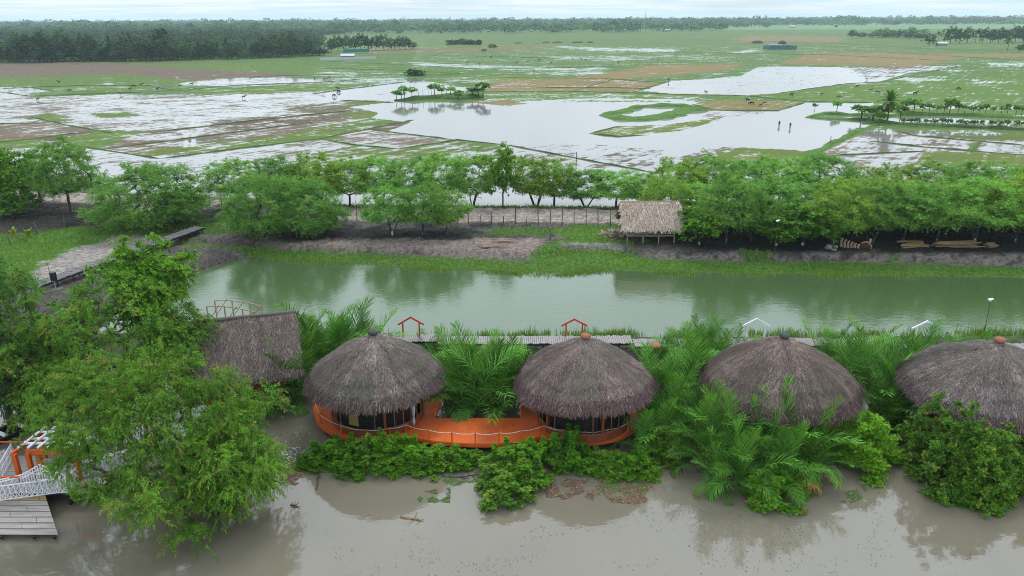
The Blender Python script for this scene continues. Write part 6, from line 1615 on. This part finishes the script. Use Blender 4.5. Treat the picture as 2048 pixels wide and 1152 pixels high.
for i, (x, yb, yt, hw, lab) in enumerate([(1745, 243, 212, 22, 'pale spreading tree left of the date palm on the dike'), (1722, 240, 210, 20, 'pale low spreading tree at the water left of the date palm'), (1800, 238, 210, 14, 'leafy small tree touching the right side of the date palm'), (1673, 226, 200, 10, 'lone thin sapling standing on the dike in the lake'), (1629, 222, 206, 5, 'tiny bare sapling standing in the lake before the dike'), (1758, 250, 224, 12, 'bush at the foot of the date palm')]):
    b = P(x, yb, 1.0); Ht = ZAT(x, yt, b.y) - 1; s = hw / pxm(b.y) / 1.3; place_tree('sapling', lab, 'tree', b, SAP[2 + i % 2] if i not in (3, 4) else SAP[0], (s, s, Ht / 4.5), i, None)
rg = random.Random(55); rows = []
x = 1808
while x < 2052:
    tall = rg.random() < .3; rows.append((x, 228 + (x - 1808) * .018, 208 - (12 if tall else rg.uniform(-2, 2)) + (x - 1808) * .01, 12 if tall else rg.uniform(6, 9))); x += rg.uniform(11, 19)
for i, (x, yb, yt, hw) in enumerate(rows):
    b = P(x, yb, 1.2); Ht = ZAT(x, yt, b.y) - 1.2; s = hw / pxm(b.y) / 1.3; place_tree('sapling', 'thin sapling in the upper row on the right dike, %s from left' % ORD[i], 'tree', b, SAP[i % 4], (s, s, Ht / 4.5), i * 2.1, 'saplings in the upper row on the right dike')
rows = []; x = 1806
while x < 2052: rows.append((x, 252 + (x - 1806) * .036, 236 + (x - 1806) * .025 + rg.uniform(-2, 2), rg.uniform(5, 8))); x += rg.uniform(12, 20)
for i, (x, yb, yt, hw) in enumerate(rows):
    b = P(x, yb, .9); Ht = ZAT(x, yt, b.y) - .9; s = hw / pxm(b.y) / 1.3; place_tree('sapling', 'leaning sapling in the lower row by the water strip, %s from left' % ORD[i], 'tree', b, SAP[2 + i % 2], (s, s, Ht / 4.5), i * 2.3, 'saplings in the lower row on the right dike')
# dike fence stakes in the lake and a marker pole
for x, yb, yt, lab in ((1660, 290, 273, 'weathered post at the bright green field bank'), (1152, 330, 304, 'thin bare pole standing alone in the flooded lake')):
    b = P(x, yb, .9); mb = MB(); mb.tube([(0, 0, -.4), (.05, 0, .8), (0, 0, ZAT(x, yt, b.y) - .9)], .08, 5); tag(mb.build('marker_post', M_FENCE, None, b), lab, 'post')

# ================================================================== animals and people (one continuous skin each)
def skinned(name, joints, edges, mat, sub=1):
    me = bpy.data.meshes.new('tmp'); names = list(joints); ix = {k: i for i, k in enumerate(names)}
    me.from_pydata([joints[k][0] for k in names], [(ix[a], ix[b_]) for a, b_ in edges], [])
    o_ = bpy.data.objects.new('tmp', me); COL.objects.link(o_); m1 = o_.modifiers.new('s', 'SKIN')
    for i, k in enumerate(names):
        r_ = joints[k][1]; me.skin_vertices[0].data[i].radius = (r_, r_) if not hasattr(r_, '__len__') else r_
    me.skin_vertices[0].data[0].use_root = True
    m2 = o_.modifiers.new('u', 'SUBSURF'); m2.levels = sub; m2.render_levels = sub
    bpy.context.view_layer.update(); dg = bpy.context.evaluated_depsgraph_get(); r = bpy.data.meshes.new_from_object(o_.evaluated_get(dg)); r.name = name
    bpy.data.objects.remove(o_); r.materials.clear(); r.materials.append(mat); r.polygons.foreach_set('use_smooth', np.ones(len(r.polygons), dtype=bool)); return r
def cow_joints(graze, s=1.0, hump=True):
    J = {'pel': ((-.62, 0, 1.05), .30), 'loin': ((-.2, 0, 1.06), .34), 'chest': ((.35, 0, 1.02), .37), 'with': ((.62, 0, 1.16), .25)}
    if graze: J.update({'neck': ((.95, 0, .85), .16), 'poll': ((1.2, 0, .48), .14), 'muz': ((1.38, 0, .18), .08)})
    else: J.update({'neck': ((.95, 0, 1.3), .16), 'poll': ((1.2, 0, 1.48), .14), 'muz': ((1.52, 0, 1.32), .085)})
    pz = J['poll'][0]
    E = [('pel', 'loin'), ('loin', 'chest'), ('chest', 'with'), ('with', 'neck'), ('neck', 'poll'), ('poll', 'muz')]
    for sd, y in (('l', .17), ('r', -.17)):
        J.update({'fs' + sd: ((.45, y, .78), .12), 'fk' + sd: ((.46, y, .42), .065), 'ff' + sd: ((.44, y, .03), .06), 'st' + sd: ((-.55, y, .75), .15), 'hk' + sd: ((-.72, y, .44), .07), 'hf' + sd: ((-.64, y, .03), .06), 'ho' + sd: ((pz[0] - .02, y * 1.1, pz[2] + .14), .035), 'ht' + sd: ((pz[0] + .02, y * 1.4, pz[2] + .30), .015)})
        E += [('chest', 'fs' + sd), ('fs' + sd, 'fk' + sd), ('fk' + sd, 'ff' + sd), ('pel', 'st' + sd), ('st' + sd, 'hk' + sd), ('hk' + sd, 'hf' + sd), ('poll', 'ho' + sd), ('ho' + sd, 'ht' + sd)]
    J.update({'t1': ((-.95, 0, 1.0), .04), 't2': ((-1.0, 0, .45), .03)}); E += [('pel', 't1'), ('t1', 't2')]
    return J, E
M_COWS = {'black': mat_solid('black_hide', (.02, .018, .017), (.012, .011, .010), 3, .7), 'brown': mat_solid('brown_hide', (.20, .085, .038), (.14, .06, .03), 2, .7), 'white': mat_solid('white_hide', (.62, .58, .52), (.5, .46, .4), 2, .7), 'tan': mat_solid('tan_hide', (.42, .26, .14), (.33, .2, .11), 2, .7)}
COW = {}
for cn, cm in M_COWS.items():
    for g in (0, 1): COW[cn, g] = skinned('cow', *cow_joints(g), cm)
AN = {'on the flooded fields at left': [('black', 118, 166, 0), ('black', 140, 183, 1), ('black', 268, 174, 1), ('black', 283, 172, 0), ('black', 315, 180, 0), ('black', 677, 180, 0), ('black', 677, 185, 1), ('black', 668, 194, 1), ('brown', 76, 201, 0), ('brown', 243, 190, 0), ('brown', 260, 180, 1), ('brown', 360, 174, 1), ('brown', 383, 171, 0), ('brown', 488, 197, 0), ('brown', 650, 160, 1), ('brown', 658, 159, 0), ('white', 355, 159, 0), ('white', 510, 146, 0), ('white', 645, 188, 0), ('white', 20, 180, 1)],
      'in the middle far pasture': [('black', 936, 126, 1), ('black', 1033, 127, 1), ('black', 1078, 122, 0), ('black', 1102, 127, 1), ('black', 982, 115, 0), ('black', 1045, 117, 1), ('white', 920, 121, 0), ('white', 972, 124, 1), ('white', 1000, 122, 0), ('white', 1047, 125, 0), ('white', 1064, 126, 1), ('white', 1092, 124, 0), ('black', 1145, 120, 1), ('black', 1163, 120, 1), ('black', 1171, 121, 0), ('brown', 1235, 103, 0), ('brown', 1255, 103, 1), ('brown', 1350, 110, 0), ('brown', 1068, 144, 0), ('brown', 960, 128, 1)],
      'in the right-hand pasture': [('black', 1583, 192, 0), ('brown', 1643, 191, 0), ('brown', 1677, 197, 1), ('black', 1714, 175, 0), ('tan', 1733, 160, 0), ('tan', 1745, 174, 1), ('brown', 1741, 182, 0), ('white', 1777, 172, 0), ('white', 1796, 182, 0), ('black', 1755, 188, 1), ('black', 1830, 190, 0), ('black', 1916, 180, 1), ('white', 1998, 181, 0), ('brown', 1412, 187, 0), ('tan', 1900, 196, 1)],
      'on the small brown plot above the lake': [('black', 1503, 210, 1), ('brown', 1530, 209, 1), ('brown', 1521, 213, 0), ('black', 1495, 203, 0)]}
rg = random.Random(6)
for area, L_ in AN.items():
    cnt_ = {}; tot = {}
    for c_, x, y, g in L_: tot[c_] = tot.get(c_, 0) + 1
    for c_, x, y, g in sorted(L_, key=lambda q: q[1]):
        k = cnt_.get(c_, 0); cnt_[c_] = k + 1; b = P(x, y, .96); s = rg.uniform(.68, .86) * (1.3 if (x, y) == (1830, 190) else 1)
        o_ = obj('cow', COW[c_, g], None, None, (b.x, b.y, .94), (0, 0, rg.choice((0, math.pi)) + rg.uniform(-.5, .5)), (s, s, s))
        lab = '%s cow %s %s' % (c_, 'grazing' if g else 'standing', area)
        if tot[c_] > 1: lab += ', %s %s one from left' % (ORD[k], c_)
        tag(o_, lab, 'cow', 'cattle on the fields')
def person_mesh(name, mats, arms, seed):
    J = {'pel': ((0, 0, .95), (.15, .11)), 'waist': ((0, 0, 1.12), (.14, .10)), 'chest': ((0, .01, 1.32), (.18, .12)), 'neck': ((0, .0, 1.46), .06), 'head': ((0, -.02, 1.58), (.085, .10)), 'top': ((0, -.01, 1.67), .07)}
    E = [('pel', 'waist'), ('waist', 'chest'), ('chest', 'neck'), ('neck', 'head'), ('head', 'top')]
    for sd, s in (('l', 1), ('r', -1)):
        J.update({'hip' + sd: ((.10 * s, 0, .86), .09), 'kn' + sd: ((.11 * s, -.03, .48), .062), 'an' + sd: ((.12 * s, .02, .08), .042), 'to' + sd: ((.13 * s, -.16, .03), .035), 'sh' + sd: ((.2 * s, 0, 1.39), .06), 'el' + sd: ((.27 * s, arms[0], 1.13), .045), 'wr' + sd: ((.24 * s, arms[1], arms[2]), .033), 'ha' + sd: ((.235 * s, arms[1] - .08, arms[2] - .05), .04)})
        E += [('pel', 'hip' + sd), ('hip' + sd, 'kn' + sd), ('kn' + sd, 'an' + sd), ('an' + sd, 'to' + sd), ('chest', 'sh' + sd), ('sh' + sd, 'el' + sd), ('el' + sd, 'wr' + sd), ('wr' + sd, 'ha' + sd)]
    me = skinned(name, J, E, mats[0]); me.materials.append(mats[1]); me.materials.append(mats[2]); me.materials.append(mats[3])
    zc = np.array([p.center[:] for p in me.polygons]); mi = np.where(zc[:, 2] > 1.63, 3, np.where((zc[:, 2] > 1.47) | (zc[:, 2] < .12) | ((np.abs(zc[:, 0]) > .2) & (zc[:, 2] < 1.15) & (zc[:, 2] > .8)), 0, np.where(zc[:, 2] > .92, 1, 2)))
    me.polygons.foreach_set('material_index', mi.astype(np.int32)); return me
M_SKIN = mat_solid('skin', (.16, .085, .055), (.13, .07, .045), 3, .6); M_HAIR = mat_solid('hair', (.012, .010, .009), None or (.01, .009, .008), 3, .5)
for i, (x, yb, lab, sh, tr, grp_) in enumerate([(1558, 252, 'person in dark clothes wading in the lake, left of the pair', (.035, .04, .06), (.03, .03, .035), 1), (1580, 256, 'person in dark clothes wading in the lake, right of the pair', (.05, .035, .03), (.03, .03, .04), 1), (1337, 164, 'person standing on the field bank left of the bright flooded plot', (.02, .025, .05), (.03, .03, .03), 0), (1237, 128, 'person standing far off in the middle green pasture', (.03, .03, .04), (.03, .03, .03), 0), (630, 163, 'person standing on the bank between the flooded fields at left', (.03, .03, .03), (.04, .035, .03), 0)]):
    b = P(x, yb, .96); wade = grp_; me = person_mesh('person', (M_SKIN, mat_solid('shirt', sh), mat_solid('trousers', tr), M_HAIR), ((.02, -.04, .9), (-.05, -.25, 1.05))[i % 2], i)
    o_ = obj('person', me, None, None, (b.x, b.y, .95 - (.32 if wade else 0)), (0, 0, rg.uniform(-.8, .8)), (1.05,) * 3 if wade else (1.15,) * 3); tag(o_, lab, 'person', 'people in the fields')

# ================================================================== small things in the river
M_STICK = mat_solid('wet_stick', (.07, .055, .045), (.035, .028, .024), 6, .6)
def floater(name, label, x0, y0, x1, y1, r_, mat, cat, z=.03, twigs=0, seed=0):
    a = P(x0, y0, z); b = P(x1, y1, z); c_ = (a + b) / 2; rg = random.Random(seed); mb = MB()
    pts = [a.lerp(b, t_) - c_ + Vector((rg.uniform(-.05, .05), rg.uniform(-.05, .05), rg.uniform(-.01, .02))) for t_ in np.linspace(0, 1, 5)]
    mb.tube(pts, [r_ * .8, r_, r_ * .9, r_ * .8, r_ * .5], 6)
    for i in range(twigs):
        p = pts[rg.randrange(2, 5)]; mb.tube([p, p + Vector((rg.uniform(-.4, .4), rg.uniform(-.3, .3), rg.uniform(.05, .35)))], [r_ * .5, r_ * .2], 4)
    return tag(mb.build(name, mat, None, c_), label, cat)
floater('driftwood', 'pale brown log floating alone in the open river', 802, 1034, 840, 1040, .085, M_LOG, 'driftwood', twigs=4, seed=1)
floater('branch', 'long thin dark branch floating below the bushes', 856, 950, 940, 957, .04, M_STICK, 'branch', twigs=5, seed=2)
floater('branch', 'forked dark branch floating beside the bush spit', 915, 955, 968, 948, .05, M_STICK, 'branch', twigs=6, seed=3)
floater('branch', 'dark branch on the brown shore litter at left', 562, 968, 620, 928, .04, M_STICK, 'branch', twigs=4, seed=4)
floater('branch', 'leaning dark branch sticking out left of the bushes', 632, 980, 640, 935, .05, M_STICK, 'branch', twigs=5, seed=5)
floater('branch', 'slim dark stick in the litter right of the spit', 1225, 958, 1275, 962, .035, M_STICK, 'branch', seed=6)
floater('bamboo_pole', 'pale bamboo pole floating under the left bushes', 735, 945, 792, 949, .04, M_WHITE, 'pole', seed=7)
floater('driftwood', 'small dark snag floating below the big willow', 582, 1010, 596, 1014, .06, M_STICK, 'driftwood', twigs=5, seed=8)
M_LITTER = mat_attr('leaf_litter', .8, .3, 9, .2, .2)
def litter(polys, n_, seed, sz=.07, cols=((.16, .085, .05), (.20, .12, .06), (.10, .06, .045), (.24, .17, .10)), z=.012):
    rng = np.random.default_rng(seed); pts = []
    for poly in polys:
        xs_ = [q[0] for q in poly]; ys_ = [q[1] for q in poly]; c_ = rng.uniform((min(xs_), min(ys_)), (max(xs_), max(ys_)), (n_ * 2, 2)); c_ = c_[inpoly(c_[:, 0], c_[:, 1], poly)]
        keep = fbm(c_[:, 0] * (.012 if n_ == 1500 else .06), c_[:, 1] * (.03 if n_ == 1500 else .1), seed) > (.55 if n_ == 1500 else .47); pts += [P(a, b_, z) for a, b_ in c_[keep]]
    p = np.array([q[:] for q in pts]); k = len(p); a = rng.uniform(0, 6.28, k); d = np.stack([np.cos(a), np.sin(a), rng.uniform(-.15, .15, k)], 1); s = np.stack([-np.sin(a), np.cos(a), rng.uniform(-.2, .2, k)], 1); l = sz * rng.uniform(.5, 1.6, k)[:, None]
    p[:, 2] += rng.uniform(.0, .03, k)
    V = np.stack([p - d * l, p + s * l * .45, p + d * l, p - s * l * .45], 1).reshape(-1, 3); cc_ = np.array(cols)[rng.integers(0, len(cols), k)] * rng.uniform(.6, 1.2, (k, 1))
    tag(obj('leaf_litter', np_mesh('leaf_litter', V, np.arange(4 * k).reshape(-1, 4), {'col': ('FACE', cc_)}, M_LITTER)), kind='stuff')
litter([[(1045, 975), (1110, 955), (1170, 962), (1180, 985), (1120, 1000), (1050, 1000)], [(1130, 965), (1270, 945), (1310, 975), (1290, 1010), (1180, 1000)]], 2600, 3)
litter([[(560, 925), (610, 905), (640, 930), (720, 938), (640, 945), (590, 970), (555, 965)]], 2600, 4, .07)
litter([[(560, 900), (600, 890), (620, 905), (590, 935), (552, 925)]], 160, 6, .09, ((.5, .5, .52), (.35, .36, .4), (.6, .6, .62), (.12, .1, .1)))
litter([[(540, 840), (660, 860), (700, 930), (600, 935), (545, 930)]], 420, 7, .05, ((.05, .10, .03), (.06, .12, .03), (.5, .5, .5)))
litter([[(500, 1000), (1400, 985), (2048, 1030), (2048, 1152), (300, 1152)]], 1500, 8, .034, ((.11, .095, .065), (.08, .08, .05), (.12, .10, .07)), .008)
litter([[(860, 945), (985, 935), (980, 965), (900, 972)], [(1180, 960), (1300, 960), (1290, 990), (1200, 985)], [(830, 985), (900, 975), (900, 1005), (840, 1005)], [(1660, 1000), (1720, 970), (1760, 985), (1690, 1010)]], 700, 9, .06, ((.06, .13, .02), (.08, .16, .03)))
# yard plants and brush
for i, (x, yb, yt, lab) in enumerate([(28, 476, 448, 'small yellow-leaved plant at the left edge of the yard'), (58, 474, 450, 'yellow-leaved plant beside the pale yard fence')]):
    b = G(x, yb); t = thing('yard_plant', lab, 'plant', b); Ht = ZAT(x, yt, b.y) - b.z
    for j in range(7):
        f = obj('leaf', frond_mesh(800 + i * 9 + j, Ht * random.Random(j + i).uniform(.5, .8), .7, M_NIPADRY if j % 3 == 0 else M_MANGY, n_leaf=9, leaf_l=.3, leaf_w=.10, vee=.1, hang=.2), None, t); f.rotation_euler = (Matrix.Rotation(j * .9, 3, 'Z') @ Matrix.Rotation(.15, 3, 'Y')).to_euler()
b = G(158, 452); t = thing('brush_pile', 'pile of dead brown brush lying at the yard edge', 'brush pile', b); mb = MB(); rg = random.Random(8)
for i in range(60):
    c_ = Vector((rg.uniform(-2.4, 2.4), rg.uniform(-.7, .7), rg.uniform(.1, .7))); a_ = rg.uniform(0, 6.28); d_ = Vector((math.cos(a_), math.sin(a_) * .6, rg.uniform(-.3, .4))) * rg.uniform(.4, 1.1); mb.tube([c_ - d_, c_, c_ + d_], [.04, .035, .015], 4)
mb.build('branches', M_STICK, t)
b = G(1100, 478); H_ = 2.0; mb = MB(); mb.tube([(0, 0, -.2), (.1, 0, .8), (-.25, .1, 1.5), (-.5, .1, 2.0)], [.14, .12, .1, .06], 7); mb.tube([(-.05, 0, 1.0), (.3, .1, 1.5)], [.07, .03], 5)
tag(mb.build('tree_stump', M_BARKPALE, None, b), 'broken pale tree stump standing on the grassy bank', 'stump')
b = G(1235, 470); t = thing('straw_heap', 'heap of loose pale straw lying left of the stilt hut', 'heap', b); rng = np.random.default_rng(2); n_ = 900
bb = np.stack([rng.normal(size=n_) * .9, rng.normal(size=n_) * .6, np.abs(rng.normal(size=n_)) * .25], 1); dn = nrm(np.stack([rng.normal(size=n_), rng.normal(size=n_), rng.normal(size=n_) * .25], 1)); no = np.tile([0, 0, 1.0], (n_, 1)) + rng.normal(size=(n_, 3)) * .2
obj('straw', np_mesh('straw', straw_strips(rng, bb, dn, nrm(no), .6, .08), np.arange(4 * n_).reshape(-1, 4), {'col': ('FACE', PALEST[rng.integers(0, 6, n_)])}, M_STRAW), None, t)
